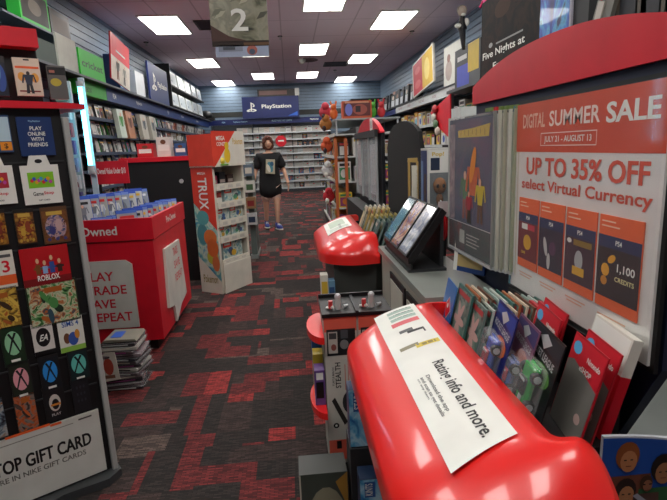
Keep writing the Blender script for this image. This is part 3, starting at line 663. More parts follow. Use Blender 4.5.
for cx, cz, rx, rz, c in ((.10, .74, .075, .07, '58a0a0'), (.08, .58, .07, .10, '4a8a90'), (.17, .55, .08, .08, 'd87838'), (.19, .45, .07, .09, 'd06a30'), (.18, .36, .07, .075, 'b8b83c'), (.215, .30, .045, .08, 'c87040')):
    m.ell(cx, cz, rx, rz, e*3-.0002*cx*10, mat(c, .5))
m.poly([(0, .36), (0, .0), (DP, .0), (DP, .12)], e*4, mat('d8d2c2', .5)); m.text('Pokemon', .04, .10, .08, e*5, mat('8a7a40'), w=.18)
m.text('TRUX', .075, 1.12, .11, e*3, WHT, w=.30, rot=R(-90)); m.text('MEGA', .08, 1.15, .022, e*3, WHT, w=.1)
m.T = None; m.build('side_panels', PK)
m = MB(); m.box(.03, W-.03, -.015, DP-.01, 0, .30, BRD); m.box(.02, W-.02, -.022, -.015, .0, .285, mat('d8d4c6', .5)); m.build('plinth', PK)
for z in (.30, .525, .685, .855, 1.03):
    m = MB(); m.box(.03, W-.03, 0, DP-.01, z, z+.008, BRD); m.box(.028, W-.028, -.012, 0, z-.035, z+.028, mat('dad5c6', .5))
    for i in range(3): m.rect(.07+i*.12, .14+i*.12, z-.02, z+.01, -.0126, mat('c4c0b6'))
    m.build('shelf', PK)
m = MB(); m.box(-.012, W, -.03, DP, HB, HB+.012, BRD); m.box(-.012, 0, -.03, DP, HB, HB+.30, mat('d8402c', .5)); m.box(0, W, -.03, -.02, HB, HB+.325, mat('d8402c', .5))
m.poly([(W, HB), (W, HB+.325), (W*.72, HB+.325), (W*.02, HB)], -.0306, mat('ddd8ca', .5))
m.text('MEGA', W*.12, HB+.24, .04, -.031, WHT, w=.12); m.text('CONSTRUX', W*.12, HB+.19, .035, -.031, WHT, w=.2); m.text('Pokemon', W*.62, HB+.2, .06, -.0312, GOLD, w=.15)
m.ell(W*.42, HB+.1, .045, .07, -.0313, mat('e0b828', .5)); m.ell(W*.42, HB+.19, .03, .035, -.0316, mat('e0b828', .5))
m.T = Matrix.Translation((-.012, DP, 0)) @ Matrix.Rotation(R(-90), 4, 'Z'); m.T = None
m.build('header_card', PK)
pkM = Matrix.Translation((-.722, 4.745, 0)) @ Matrix.Rotation(R(57), 4, 'Z')
shn = ['bottom shelf', 'second shelf', 'third shelf', 'fourth shelf', 'top shelf']
def toybox(x, z, w, h, lab, seed, y=.02):
    m = MB(); d = .12; m.box(0, w, 0, d, 0, h, mat('a8bcc0', .4)); y0 = -.0008; q = random.Random(seed)
    m.rect(0, w, 0, h, y0, art_mat(('4a7a88', '90b0b0', 'd0d4c8', '607a50'), 16, seed)); m.rect(0, w*.42, h*.66, h, y0*2, mat('d8402c')); m.rect(w*.05, w*.35, h*.76, h*.88, y0*3, WHT)
    for k in range(3): m.ell(w*q.uniform(.3, .8), h*q.uniform(.2, .5), w*.13, h*.17, y0*2-.0002*k, mat(q.choice(['3a5a8a', 'c8a030', '4a8a6a', '505058'])), 10)
    m.rect(0, w, 0, h*.1, y0*3, mat('e0dccf'))
    p = pkM @ Vector((x, y, z)); m.build('toy_box', loc=p, rot=(0, 0, R(57)), label=lab, cat='toy box', group='boxed toys in the cardboard display')
toybox(.08, .3085, .29, .19, 'large boxed building toy on the bottom shelf of the cardboard display', 1)
toybox(.04, .5335, .17, .12, 'boxed building toy, left on the second shelf of the cardboard display', 2); toybox(.225, .5335, .19, .13, 'boxed building toy, right on the second shelf of the cardboard display', 3)
toybox(.04, .6935, .17, .12, 'boxed building toy, left on the third shelf of the cardboard display', 4); toybox(.225, .6935, .19, .13, 'boxed building toy, right on the third shelf of the cardboard display', 5)
toybox(.165, .8635, .25, .14, 'wide boxed building toy, right on the fourth shelf of the cardboard display', 6)
m = MB(); m.box(0, .11, 0, .03, 0, .13, mat('d8d4ca', .5)); m.rect(.01, .1, .06, .11, -.0008, mat('b04038')); m.build('price_card', loc=pkM @ Vector((.04, .04, .8635)), rot=(0, 0, R(57)), label='white card with a red band, left on the fourth shelf of the cardboard display', cat='card')
for i, (x, c) in enumerate(((.06, 'c84a70'), (.18, '20242c'), (.30, '4a3430'))):
    m = MB(); m.box(0, .09, 0, .09, 0, .09+.03*(i == 1), mat(c, .4)); m.rect(.01, .08, .02, .05, -.0008, mat('b8a8a0')); m.build('toy_box', loc=pkM @ Vector((x, .08, 1.039)), rot=(0, 0, R(57)), label='small %s box on the top shelf of the cardboard display' % ('pink', 'black', 'brown')[i], cat='toy box')
m = MB(); m.ball((0, 0, .03), .05, .05, .03, mat('6aa83a')); m.ball((.13, 0, .04), .04, .04, .04, mat('d8c048')); m.box(-.05, .2, -.04, .04, 0, .01, mat('6aa83a'))
m.build('toy_figure', loc=pkM @ Vector((.05, .1, HB+.3255))+Vector((0, 0, -.3135)), label='small green and yellow plush lump inside the header of the cardboard display', cat='toy')
# grey panel behind it
gp = at(254, 240, Y=6.4)
m = MB(); m.box(0, .07, 0, .5, 0, 1.2, mat('5f6a66', .5)); m.box(-.01, .08, -.02, .52, 0, .05, mat('8a8f8c', .5))
m.build('grey_fixture', loc=(at(251, 240, Y=6.3).x, 6.3, 0), label='narrow grey fixture end just behind the cardboard display', cat='shelving')
for i in range(4):
    m = MB(); m.box(0, .12, -.1, 0, 0, .14, mat(['b8b8b8', '8a6a4a', 'c8c4bc', '5a6a78'][i], .4)); m.rect(.02, .1, .03, .1, -.101, mat(COVC[i]))
    m.build('hanging_packet', loc=(at(251, 240, Y=6.3).x-.02, 6.3, .45+i*.2), label='small packet hung on the narrow grey fixture, %s from the bottom' % ORD[i], cat='packet', group='packets on the grey fixture')

# ------------------------------------------------------------------ person
def skin_mesh(joints, edges, root, levels=2):
    me = D.meshes.new('s'); me.from_pydata([j[0] for j in joints], [], []); me.edges.add(0)
    me = D.meshes.new('s'); me.from_pydata([j[0] for j in joints], edges, [])
    o = D.objects.new('s', me); COL.objects.link(o)
    md = o.modifiers.new('k', 'SKIN'); 
    sv = me.skin_vertices[0].data if me.skin_vertices else None
    if sv is None:
        bpy.context.view_layer.objects.active = o; bpy.ops.object.modifier_remove(modifier='k')
        bpy.ops.object.modifier_add(type='SKIN'); sv = me.skin_vertices[0].data
    for i, j in enumerate(joints):
        sv[i].radius = j[1] if isinstance(j[1], tuple) else (j[1], j[1]); sv[i].use_root = (i == root)
    sb = o.modifiers.new('u', 'SUBSURF'); sb.levels = levels; sb.render_levels = levels
    bpy.context.view_layer.update()
    ev = o.evaluated_get(bpy.context.evaluated_depsgraph_get()); r = D.meshes.new_from_object(ev)
    vs = [tuple(v.co) for v in r.vertices]; fs = [tuple(p.vertices) for p in r.polygons]
    D.objects.remove(o); D.meshes.remove(me); D.meshes.remove(r)
    return vs, fs
PER = thing('person', 'person in a black t-shirt with a printed front and pale shorts walking up the aisle', 'person', (-.36, 8.66, 0), R(8))
# local frame: facing -y; x to the viewer's right
J = [((0, .0, .80), .105), ((0, 0, .95), .10), ((0, .01, 1.12), .115), ((0, .01, 1.24), .10), ((0, .0, 1.305), .045), ((0, -.01, 1.37), .045),
     ((.15, .01, 1.23), .05), ((.235, .01, 1.03), .038), ((.285, -.07, .84), .028), ((.295, -.10, .77), .03),
     ((-.15, .01, 1.23), .05), ((-.235, .02, 1.02), .038), ((-.28, -.02, .83), .028), ((-.285, -.04, .76), .03),
     ((.09, .0, .74), .085), ((.085, -.09, .44), .052), ((.08, -.06, .10), .033),
     ((-.09, .0, .74), .085), ((-.09, .03, .44), .052), ((-.095, .12, .12), .033)]
Eg = [(0, 1), (1, 2), (2, 3), (3, 4), (4, 5), (3, 6), (6, 7), (7, 8), (8, 9), (3, 10), (10, 11), (11, 12), (12, 13), (0, 14), (14, 15), (15, 16), (0, 17), (17, 18), (18, 19)]
m = MB(); vs, fs = skin_mesh(J, Eg, 0); m.add(vs, fs, SKIN, True)
HC0 = Vector((0, -.02, 1.455))
hv = []; n, k = 20, 14; fs = []
for i in range(k+1):
    t = math.pi*i/k
    for j in range(n):
        a = 2*math.pi*j/n; x, y, z = math.sin(t)*math.cos(a), math.sin(t)*math.sin(a), math.cos(t)
        w = 1-.28*max(0, -z)**1.5
        q_ = [x*.072*w, y*.088*w, z*.108]
        if y < -.6 and abs(x) < .25 and -.35 < z < .1: q_[1] -= .012*(1-abs(x)/.25)      # nose
        hv.append((HC0.x+q_[0], HC0.y+q_[1], HC0.z+q_[2]))
for i in range(k):
    for j in range(n): fs.append((i*n+j, (i+1)*n+j, (i+1)*n+(j+1) % n, i*n+(j+1) % n))
m.add(hv, fs, SKIN, True)
for sx in (1, -1): m.ball((sx*.073, -.015, 1.45), .012, .02, .03, SKIN, 8, 6)
for (hx, hy, hz) in ((.297, -.105, .76), (-.287, -.045, .75)):
    m.ball((hx, hy-.005, hz-.02), .018, .03, .04, SKIN, 8, 6)
    for f in range(4):
        y0 = hy-.03+f*.017; L = (.058, .068, .064, .05)[f]
        m.tube((hx, y0, hz-.045), (hx-.004*(1 if hx > 0 else -1), y0-.004, hz-.045-L*.5), .0085, SKIN, 7, .008); m.tube((hx-.004*(1 if hx > 0 else -1), y0-.004, hz-.045-L*.5), (hx-.016*(1 if hx > 0 else -1), y0-.002, hz-.045-L), .008, SKIN, 7, .006)
    m.tube((hx, hy-.03, hz-.01), (hx-.01, hy-.055, hz-.045), .010, SKIN, 7, .008)
m.build('body', PER)
m = MB()
for sx in (1, -1): m.ball((sx*.027, -.098, 1.465), .011, .006, .006, WHT, 8, 6); m.ball((sx*.027, -.1035, 1.465), .005, .003, .005, BLK, 6, 5); m.box(sx*.027-.014, sx*.027+.014, -.101, -.094, 1.479, 1.484, mat('3a2018'))
m.build('eyes', PER)
MB().ball((0, -.093, 1.405), .022, .006, .005, mat('a85048'), 10, 6).build('mouth', PER)
HAIR = mat('5c3022', .6, name='hair'); m = MB(); hv = []; fs = []
for i in range(k+1):
    t = math.pi*i/k
    for j in range(n):
        a = 2*math.pi*j/n; x, y, z = math.sin(t)*math.cos(a), math.sin(t)*math.sin(a), math.cos(t)
        s_ = 1.0+.12*math.sin(5*a+i)*.3
        q_ = Vector((x*.098*s_, y*.108*s_+.012, z*.128+.008))
        if y < -.25 and z < .42: q_.y = max(q_.y, -.045) ; q_.x *= 1.0
        if z < -.3: q_.x *= 1.12
        hv.append(HC0+q_)
for i in range(k):
    for j in range(n): fs.append((i*n+j, (i+1)*n+j, (i+1)*n+(j+1) % n, i*n+(j+1) % n))
m.add(hv, fs, HAIR, True)
for i, (x0, x1, y0) in enumerate(((-.06, -.085, -.09), (-.03, -.07, -.1), (.05, .085, -.085), (.02, .06, -.1))): m.tube((x0*.5, y0-.005, 1.56), (x1, y0+.02, 1.46), .016, HAIR, 7, .012)
m.build('hair', PER)
TS = mat('0c0c0f', .85, name='black_cotton')
vs, fs = skin_mesh([((0, 0, .52), (.225, .18)), ((0, 0, .95), (.19, .145)), ((0, .01, 1.1), (.17, .13)), ((0, .01, 1.22), (.14, .11)), ((0, .01, 1.29), .07),
                    ((.16, .01, 1.235), .085), ((.235, .01, 1.03), .085), ((-.16, .01, 1.235), .085), ((-.23, .015, 1.03), .085)],
                   [(0, 1), (1, 2), (2, 3), (3, 4), (3, 5), (5, 6), (3, 7), (7, 8)], 0)
m = MB().add(vs, fs, TS, True); ts = m.build('t_shirt', PER)
m = MB(); y = -.168
m.prism([(-.08, .97), (.07, .95), (.085, 1.19), (-.06, 1.2)], y, y+.03, mat('b0a890', .6)); m.ell(.0, 1.07, .045, .09, y-.001, mat('4a8a98'), 14, .2); m.ell(-.03, 1.05, .03, .07, y-.002, mat('d8d4c4'), 12, .3); m.ell(.03, 1.12, .03, .04, y-.003, mat('2c5a78'), 12)
m.build('shirt_print', ts)
vs, fs = skin_mesh([((0, 0, .80), .13), ((.085, -.01, .70), .085), ((.086, -.06, .46), .08), ((-.085, 0, .70), .085), ((-.088, .03, .46), .08)], [(0, 1), (1, 2), (0, 3), (3, 4)], 0)
MB().add(vs, fs, mat('c8a898', .8), True).build('shorts', PER)
for (x, y, z, nm_, rz) in ((.085, -.10, .0, 'shoe', .3), (-.095, .09, .015, 'shoe', 0)):
    m = MB(); m.ball((0, -.03, .045), .045, .11, .045, mat('3c4c9a'), 12, 8); m.ball((0, .05, .075), .038, .045, .06, mat('3c4c9a'), 10, 8)
    m.ball((0, -.03, .016), .05, .125, .018, WHT, 14, 6)
    for q_ in range(3): m.box(-.02, .02, -.07+q_*.03, -.06+q_*.03, .078+q_*.007, .09+q_*.007, WHT)
    m.build(nm_, PER, loc=(x, y, z), rot=(0, 0, rz))

# ------------------------------------------------------------------ right hand kiosks
HX0, HX1, HXE = .148, .445, .515
def hood_z(s):       # rise of the hood from outer edge (0) to the inner rim (1)
    s = min(max(s, 0), 1); return .705+.115*math.sin(s*math.pi/2)**.85
def hood_mesh():
    """U shaped glossy hood round three sides of the card tray; local y from -.52 (near) to .52"""
    O = []; I = []
    def seg(o0, o1, i0, i1, n):
        for k in range(n): f = k/n; O.append(Vector(o0).lerp(Vector(o1), f)); I.append(Vector(i0).lerp(Vector(i1), f))
    def arc(cx, cy, r, a0, a1, ix, iy, ir, n):
        for k in range(n):
            a = R(a0+(a1-a0)*k/n); O.append(Vector((cx+r*math.cos(a), cy+r*math.sin(a)))); I.append(Vector((ix+ir*math.cos(a), iy+ir*math.sin(a))))
    seg((HXE, .52), (.30, .52), (HXE, .455), (HX1+.02, .455), 6)
    arc(.30, .368, .152, 90, 180, HX1+.02, .435, .02, 12)
    seg((HX0, .368), (HX0, -.28), (HX1, .435), (HX1, -.34), 16)
    arc(.388, -.28, .24, 180, 270, HX1+.02, -.34, .02, 12)
    seg((.388, -.52), (HXE, -.50), (HX1+.02, -.36), (HXE, -.36), 8)
    O.append(Vector((HXE, -.50))); I.append(Vector((HXE, -.36)))
    n = len(O); prof = []
    S = [(-.02, -.125), (0, -.12), (0, -.02)] 
    ss = [i/10 for i in range(11)]
    vs = []; per = 0
    for k in range(n):
        o, i = O[k], I[k]; w = (i-o).length; col = []
        endf = min(1, max(0, (w-.09)/.1)); base = .705
        col.append((o.x, o.y, base-.065)); col.append((o.x, o.y, base-.062)); col.append((o.x, o.y, base-.03))
        d = (i-o)
        col.append((o.x-.0*d.x, o.y, base-.012))
        for s_ in ss[0:]:
            p = o+d*(.015+.985*s_); z = hood_z(s_+.0)
            z -= .03*max(0, (o.x-.42)/.12)**2      # the arms come down towards the board
            col.append((p.x, p.y, z))
        col.append((i.x, i.y, col[-1][2]-.006)); col.append((i.x, i.y, .70))
        per = len(col); vs += col
    fs = [(k*per+j, (k+1)*per+j, (k+1)*per+j+1, k*per+j+1) for k in range(n-1) for j in range(per-1)]
    fs += [list(range(per)), list(range((n-1)*per+per-1, (n-1)*per-1, -1))]
    return [(x, y, z) for x, y, z in vs], fs
HV, HF = hood_mesh()
def kiosk(name, label, oy, bodyx, face, board, arch, boardmat=None, tray=True):
    K = thing(name, label, 'display kiosk', (.4, oy, 0)); S = Matrix.Translation((-.4, 0, 0))
    def P_(): m = MB(); m.T = S; return m
    if not tray: m = P_(); m.box(bodyx, .72, -.5, .75, .0, .80, face); m.build('body', K)
    else:
        m = P_(); m.box(bodyx, .50, -.42, .47, .02, .69, face); m.box(.50, .74, -.15, .47, .02, .66, face); m.build('body', K)
        P_().box(bodyx+.02, .48, -.40, .45, 0, .02, BLK).build('kick', K)
        m = P_(); m.add(HV, HF, REDP, True); m.build('hood', K)
        m = P_()
        m.box(HX1+.003, .455, -.345, .45, .66, .795, BLK); m.box(.715, .735, -.13, .45, .66, .86, BLK); m.box(.455, .52, -.352, -.34, .66, .76, BLK); m.box(.46, .715, .44, .452, .66, .77, BLK); m.box(.455, .52, -.34, .44, .66, .70, BLK); m.box(.52, .69, -.23, .44, .66, .70, BLK)
        m.build('card_tray', K)
    y0, y1, zt = board
    bm = boardmat or mat('10141c', .5, name='backboard')
    m = P_(); 
    if arch is None:
        pts = [(y0, .0), (y1, .0)]+[(y1-(y1-y0)*k/16, zt-.17+.17*math.sin(math.pi*(k/16))**.38) for k in range(17)]
    else: pts = [(y0+.22, .0), (y1, 0), (y1, zt), (y0, zt), (y0, .86), (y0+.13, .62), (y0+.22, .35)]
    m.T = S @ Matrix.Translation((.755, 0, 0)) @ Matrix.Rotation(R(90), 4, 'Z'); m.prism(pts, -.0, -.025, bm); m.build('backboard', K)
    if arch:
        h0, h1 = arch
        pts = [(y0-.01, zt), (y1+.01, zt)]+[(y1+.01-(y1-y0+.02)*k/24, h0+(h1-h0)*(1-abs(2*k/24-1)**2.2)) for k in range(25)]
        m = P_(); m.T = S @ Matrix.Translation((.742, 0, 0)) @ Matrix.Rotation(R(90), 4, 'Z'); m.prism(pts, -.035, .0, RED if isinstance(face, object) else RED); m.build('arch_header', K)
    return K
K1 = kiosk('display_kiosk', 'near kiosk with glossy red curved hood, card tray and black board with red arched header', 1.14, .36, mat('1c1d1f', .6), (-.22, .88, 1.493), (1.56, 1.635), mat('131b36', .6))
K2 = kiosk('display_kiosk', 'second kiosk with red hood on a grey box and a plain black arched board', 3.46, .235, mat('3c3f3c', .55), (-.56, .44, 1.50), None, mat('050506', .9))
K3 = kiosk('display_kiosk', 'narrow board stand further down with red arched header over a clear sheet', 4.75, .60, mat('1c1d1f', .6), (-.62, .8, 1.45), (1.46, 1.60), tray=False)

# instruction sheets lying on the hoods
def on_hood(oy):
    def f(u, v):       # u along the aisle towards the viewer, v up the slope
        x = .127+v; s_ = (x-HX0)/(HX1-HX0); return (x, oy-u, hood_z(s_)+.0)
    return f
def hood_sheet(name, label, oy, u0, u1, v0, v1, texts, deco=None, c=WHT, group=None):
    f = on_hood(oy); m = MB(); nu, nv = 12, 8
    cut = .035
    V = []; 
    for i in range(nu+1):
        for j in range(nv+1):
            u = u0+(u1-u0)*i/nu; v = v0+(v1-v0)*j/nv
            if i == nu: u -= cut*(j/nv)
            x, y, z = f(u, v); V.append((x, y, z+.0035))
    F_ = [(i*(nv+1)+j, (i+1)*(nv+1)+j, (i+1)*(nv+1)+j+1, i*(nv+1)+j+1) for i in range(nu) for j in range(nv)]
    m.add(V, F_, c)
    def put(vs2, fs2, mt, e):
        m.add([(lambda p: (p[0], p[1], p[2]+e))(f(u, v)) for u, v in vs2], fs2, mt)
    for (t, u, v, h, w, mt, vert) in texts:
        vs2, fs2, asp = text_geo(t)
        if vert: put([(u+b*h, v+w-a*w) for a, b in vs2], fs2, mt, .0045)
        else: put([(u+a*w, v+b*h) for a, b in vs2], fs2, mt, .0045)
    if deco:
        for (ua, ub, va, vb, mt) in deco:
            n = 4; q_ = [(ua+(ub-ua)*a, va+(vb-va)*b/n) for b in range(n+1) for a in (0, 1)]
            put(q_, [(2*b, 2*b+1, 2*b+3, 2*b+2) for b in range(n)], mt, .0042)
    return m.build(name, label=label, cat='printed sheet', group=group)
G5 = mat('777a78'); 
hood_sheet('instruction_sheet', 'white Rating info and more instruction sheet on the near red hood', 1.14, -.46, .37, .125, .262,
    [('Rating info and more.', -.02, .192, .038, .34, mat('1c1c1c'), False), ('Download the app', .03, .168, .012, .17, G5, False), ('and scan to get details', .03, .155, .011, .18, G5, False), ('on any item', .03, .149, .006, .1, G5, False)],
    [(-.44+i*.032, -.418+i*.032, .165, .245, mat('9fb8ac')) for i in range(3)] + [(-.44+i*.032, -.436+i*.032, .18, .235, mat('30403a')) for i in range(3)] +
    [(-.34, -.31, .16, .245, mat('d85a60')), (-.25, -.235, .19, .24, BLK), (-.235, -.215, .235, .24, BLK), (-.27, -.25, .17, .21, mat('555555')),
     (-.16, -.14, .148, .20, mat('8a8468')), (-.15, -.125, .19, .255, mat('d8c030')), (-.145, -.13, .205, .245, mat('8a7a28'))])
hood_sheet('instruction_sheet', 'white instruction sheet on the second red hood', 3.46, -.35, .12, .10, .27, [('Rating info', -.1, .18, .03, .16, G5, False)], [(-.3, -.05, .13, .24, mat('b8c8b4')), (-.02, .08, .12, .25, mat('c8d0c4'))])

# ------------------------------------------------------------------ poster on the near board
PX = .728
def ph(px): return 1.66-at(px, 220, X=PX).y
pz0, pz1 = .868, 1.455; pw, phh = .695, pz1-pz0
PO = thing('sale_poster', 'white and orange digital summer sale poster on the black board of the near kiosk', 'poster', (PX, 1.60, pz0), RW)
PO.scale = (.965, 1, 1)
m = MB(); m.box(0, pw, 0, .006, 0, phh, mat('e2e0da', .3, coat=1.0)); y = -.0006
m.rect(.0, pw, phh*.755, phh, y, mat('d4461c', .3, coat=.5))
m.T = Matrix.Diagonal((1.08, 1, 1, 1))
m.text('DIGITAL', .055, phh*.875, .042, y*2, mat('e8b8a0'), w=.13); m.text('SUMMER', .208, phh*.875, .042, y*2, mat('f0d8cc'), w=.225)
m.text('SALE', .455, phh*.87, .046, y*2, WHT, w=.165); m.text('SALE', .4575, phh*.87, .046, y*2.4, WHT, w=.165)
m.text('JULY 21 - AUGUST 13', .185, phh*.795, .021, y*2, WHT, w=.22)
for a, b, c, d in ((.165, .425, .785, .789), (.165, .425, .843, .847), (.165, .167, .785, .847), (.423, .425, .785, .847)): m.rect(a, b, phh*c, phh*d, y*2, mat('f0d8cc'))
m.text('UP TO 35% OFF', .085, phh*.64, .052, y*2, mat('d1492c'), w=.52); m.text('UP TO 35% OFF', .0875, phh*.64, .052, y*2.4, mat('d1492c'), w=.52)
m.text('select Virtual Currency', .06, phh*.55, .04, y*2, mat('d1492c'), w=.56); m.text('select Virtual Currency', .061, phh*.55, .04, y*2.4, mat('d1492c'), w=.56)
m.build('print', PO)
xs = [(.058, .19), (.20, .337), (.349, .487), (.499, .655)]
pt = (('FIFA', 'd8a020', 'c02838'), ('GTA', 'c0c0c0', '30323a'), ('12500', 'e8c040', '1c2440'), ('1,100', 'e8b030', '8a2020'))
for i, (xa, xb) in enumerate(xs):
    w = xb-xa; za, zb = phh*.14, phh*.515; hh = zb-za; m = MB()
    m.box(xa, xb, -.004, -.001, za, zb, ORG); y = -.0046
    m.rect(xa, xb, za+hh*.66, za+hh*.79, y, mat('1a2450')); m.rect(xa, xb, za+hh*.12, za+hh*.66, y, mat(('701820', '2c1a30', '3a1428', '281418')[i]))
    m.text('PS4', xa+w*.5, za+hh*.70, hh*.055, y-.0004, WHT, center=True); m.rect(xa+.01, xa+w*.4, zb-hh*.07, zb-hh*.055, y, mat('f0c8a8')); m.rect(xa+.01, xa+w*.5, zb-hh*.12, zb-hh*.105, y, mat('f0c8a8'))
    if i == 0: m.ell(xa+w*.5, za+hh*.38, w*.2, hh*.11, y-.0004, mat('d8a020')); m.rect(xa+w*.2, xa+w*.85, za+hh*.56, za+hh*.64, y-.0004, mat('c8283c')); m.rect(xa+w*.2, xa+w*.5, za+hh*.56, za+hh*.64, y-.0006, WHT); m.text('12000', xa+w*.2, za+hh*.2, hh*.04, y-.0004, YEL)
    if i == 1: m.ell(xa+w*.3, za+hh*.42, w*.07, hh*.13, y-.0004, mat('c8c4c0'), rot=.3); m.ell(xa+w*.45, za+hh*.24, w*.07, hh*.11, y-.0004, mat('c8c4c0')); m.ell(xa+w*.6, za+hh*.42, w*.14, hh*.09, y-.0003, mat('5a2c50'))
    if i == 2: m.ell(xa+w*.5, za+hh*.40, w*.14, hh*.12, y-.0004, mat('a8a8a8')); m.rect(xa+w*.3, xa+w*.7, za+hh*.22, za+hh*.32, y-.0006, mat('d8a020')); m.rect(xa+w*.3, xa+w*.9, za+hh*.57, za+hh*.64, y-.0004, mat('8a6a18')); m.ell(xa+w*.15, za+hh*.61, w*.08, hh*.03, y-.0004, WHT)
    if i == 3:
        m.ell(xa+w*.22, za+hh*.42, w*.1, hh*.07, y-.0004, mat('e0a020')); m.ell(xa+w*.36, za+hh*.55, w*.1, hh*.04, y-.0004, mat('e0a020'), rot=.5); m.ell(xa+w*.2, za+hh*.3, w*.08, hh*.05, y-.0004, mat('c88018'))
        m.text('1,100', xa+w*.5, za+hh*.42, hh*.1, y-.0004, WHT, w=w*.4); m.text('CREDITS', xa+w*.46, za+hh*.33, hh*.05, y-.0004, mat('e8e0a0'), w=w*.44)
    m.build('sample_card', PO, label=('red card with a gold coin', 'dark purple card with white shapes', 'dark card with a gold band', 'dark card reading 1,100')[i])
    MB().rect(xa+w*.05, xa+w*.75, phh*.10, phh*.107, -.001, mat('d8a890')).rect(xa+w*.1, xa+w*.65, phh*.085, phh*.092, -.001, mat('d8a890')).build('fine_print', PO)
MB().box(-.008, 0, -.004, .008, 0, phh, mat('2a7f96', .3)).build('left_edge', PO, label='teal edge strip')
m = MB(); m.box(-.006, pw+.012, .0065, .016, -.014, phh+.012, BLK); m.build('frame', PO)
MB().rect(0, pw, 0, phh, -.009, glass(.03, (1, 1, 1), .05)).build('clear_cover', PO)

# posters in plastic sleeves, hanging left of the sale poster
SP = [(0, 'dark blue'), (1, ''), (2, ''), (3, ''), (4, ''), (5, '')]
for i in range(6):
    x = .672+i*.009; y0 = 2.105-i*.022; y1 = 1.665-i*.020; zb, zt_ = .905, 1.447
    t = thing('sleeved_poster', ('dark blue poster of colourful figures in a clear sleeve, front of the sleeve stack' if i == 0 else 'pale edged clear poster sleeve, %s behind the dark blue front poster' % ORD[i-1]), 'poster sleeve', (x, y0, zb), RW+R(2), None if i == 0 else 'clear poster sleeves')
    w, h = y0-y1, zt_-zb; m = MB(); m.box(.008, w-.008, 0, .002, .01, h-.01, mat('23304c', .4) if i == 0 else mat(('c8ccc0', 'b8b8ac', 'd0c8b8', 'a8b098', 'c8c8c8')[i-1], .4))
    y = -.0006
    if i == 0:
        m.rect(w*.02, w*.16, 0.02, h*.95, y, art_mat(('8a7a80', '6a5a68', 'a89090'), 12, 4)); m.rect(w*.18, w*.97, h*.24, h*.97, y, art_mat(('1c2844', '2c3c5c', '38405c', '54405c'), 7, 6))
        for k, (cx, cz, hh, c1, c2) in enumerate(((.42, .27, .34, '3c6a38', '8a3828'), (.6, .26, .45, 'c85a28', '3a3a60'), (.76, .27, .3, 'c8b040', '5a3c28'), (.53, .25, .22, 'a83840', '403c30'))): figure(m, w*cx, h*cz, h*hh, y*2-.001*k, mat(c1), mat(c2), SKIN)
        m.ell(w*.6, h*.66, w*.05, h*.13, y*6, mat('e08a38'), rot=-.3)
        m.prism([(w*.25, h*.85), (w*.9, h*.85), (w*.92, h*.93), (w*.58, h*.91), (w*.24, h*.9)], y*3, y*2, mat('c8a838'))
        for q_ in range(7): m.rect(w*(.31+.085*q_), w*(.32+.085*q_), h*(.86+.01*(q_ % 2)), h*.9, y*3.4, mat('7a5a18'))
        m.rect(w*.02, w*.97, 0.012, h*.23, y*2, art_mat(('28403c', '38383c', '6a2828'), 5, 7)); m.rect(w*.3, w*.42, h*.08, h*.18, y*3, mat('a8a8a0'))
        for q_ in range(4): m.rect(w*.46, w*(.7+.05*(q_ % 2)), h*(.08+.025*q_), h*(.088+.025*q_), y*3, mat('a8a8a0'))
        m.rect(w*.02, w*.97, h*.23, h*.236, y*4, SIL)
    m.build('poster', t)
    m = MB(); m.box(0, w, -.0035, -.0028, 0, h, FILM); m.box(-.002, .006, -.004, .005, 0, h, mat('b8bab4', .3)); m.box(w-.008, w, -.004, .006, 0, h, mat(('8a8c88', 'c8c8b8', 'a8a894', 'd0d0c4', '9aa084', 'c0b8a8')[i], .3)); m.box(0, w, -.004, .005, -.004, .006, SIL); m.build('sleeve', t)
    MB().box(w*.84, w*.95, -.005, .005, h, h+.012, mat('c02030') if i == 1 else mat('708848')).build('tab', t)

# ------------------------------------------------------------------ cards and packs standing in the near kiosk's tray
def pack(x, y, z, w, h, tilt, yawd, c, deco, lab, name='blister_pack', cat='toy pack', group=None, d=.003, tab=None, blister=None):
    """a flat pack facing the aisle (-x); z is its foot"""
    m = MB(); m.box(-w/2, w/2, 0, d, 0, h, c, bev=min(.004, d*.45) if d > .006 else 0)
    if tab: m.prism([(-w*.5, h), (w*.5, h), (w*.44, h+.012), (-w*.44, h+.012)], 0, d, tab)
    deco(m, w, h, -.0006)
    o = m.build(name, loc=(x, y, z), rot=(R(-tilt), 0, RW+R(yawd)), label=lab, cat=cat, group=group)
    if blister:
        b = MB(); bz, bh = blister; b.box(-w*.36, w*.36, -.032, -.001, h*bz, h*(bz+bh), glass(.05, (1, 1, 1), .12), bev=.008); b.build('blister', o)
        b = MB(); q = random.Random(lab)
        kc = toycol
        Z = lambda f: h*(bz+bh*f)
        b.box(-w*.17, w*.17, -.022, -.004, Z(.12), Z(.9), kc[1], bev=.006); b.box(-w*.12, w*.12, -.030, -.020, Z(.38), Z(.68), kc[2], bev=.005); b.box(-w*.2, w*.2, -.012, -.004, Z(.86), Z(.95), kc[1], bev=.003)
        b.box(-w*.1, w*.1, -.0305, -.0295, Z(.62), Z(.66), kc[3]); b.box(-w*.05, w*.05, -.0235, -.0215, Z(.14), Z(.34), kc[0])
        for sx in (-1, 1):
            for zz in (.26, .76): b.tube((sx*w*.15, -.012, Z(zz)), (sx*w*.23, -.012, Z(zz)), .014, BLK, 12); b.tube((sx*w*.231, -.012, Z(zz)), (sx*w*.236, -.012, Z(zz)), .009, kc[3], 10)
        b.build('toy', o)
    return o
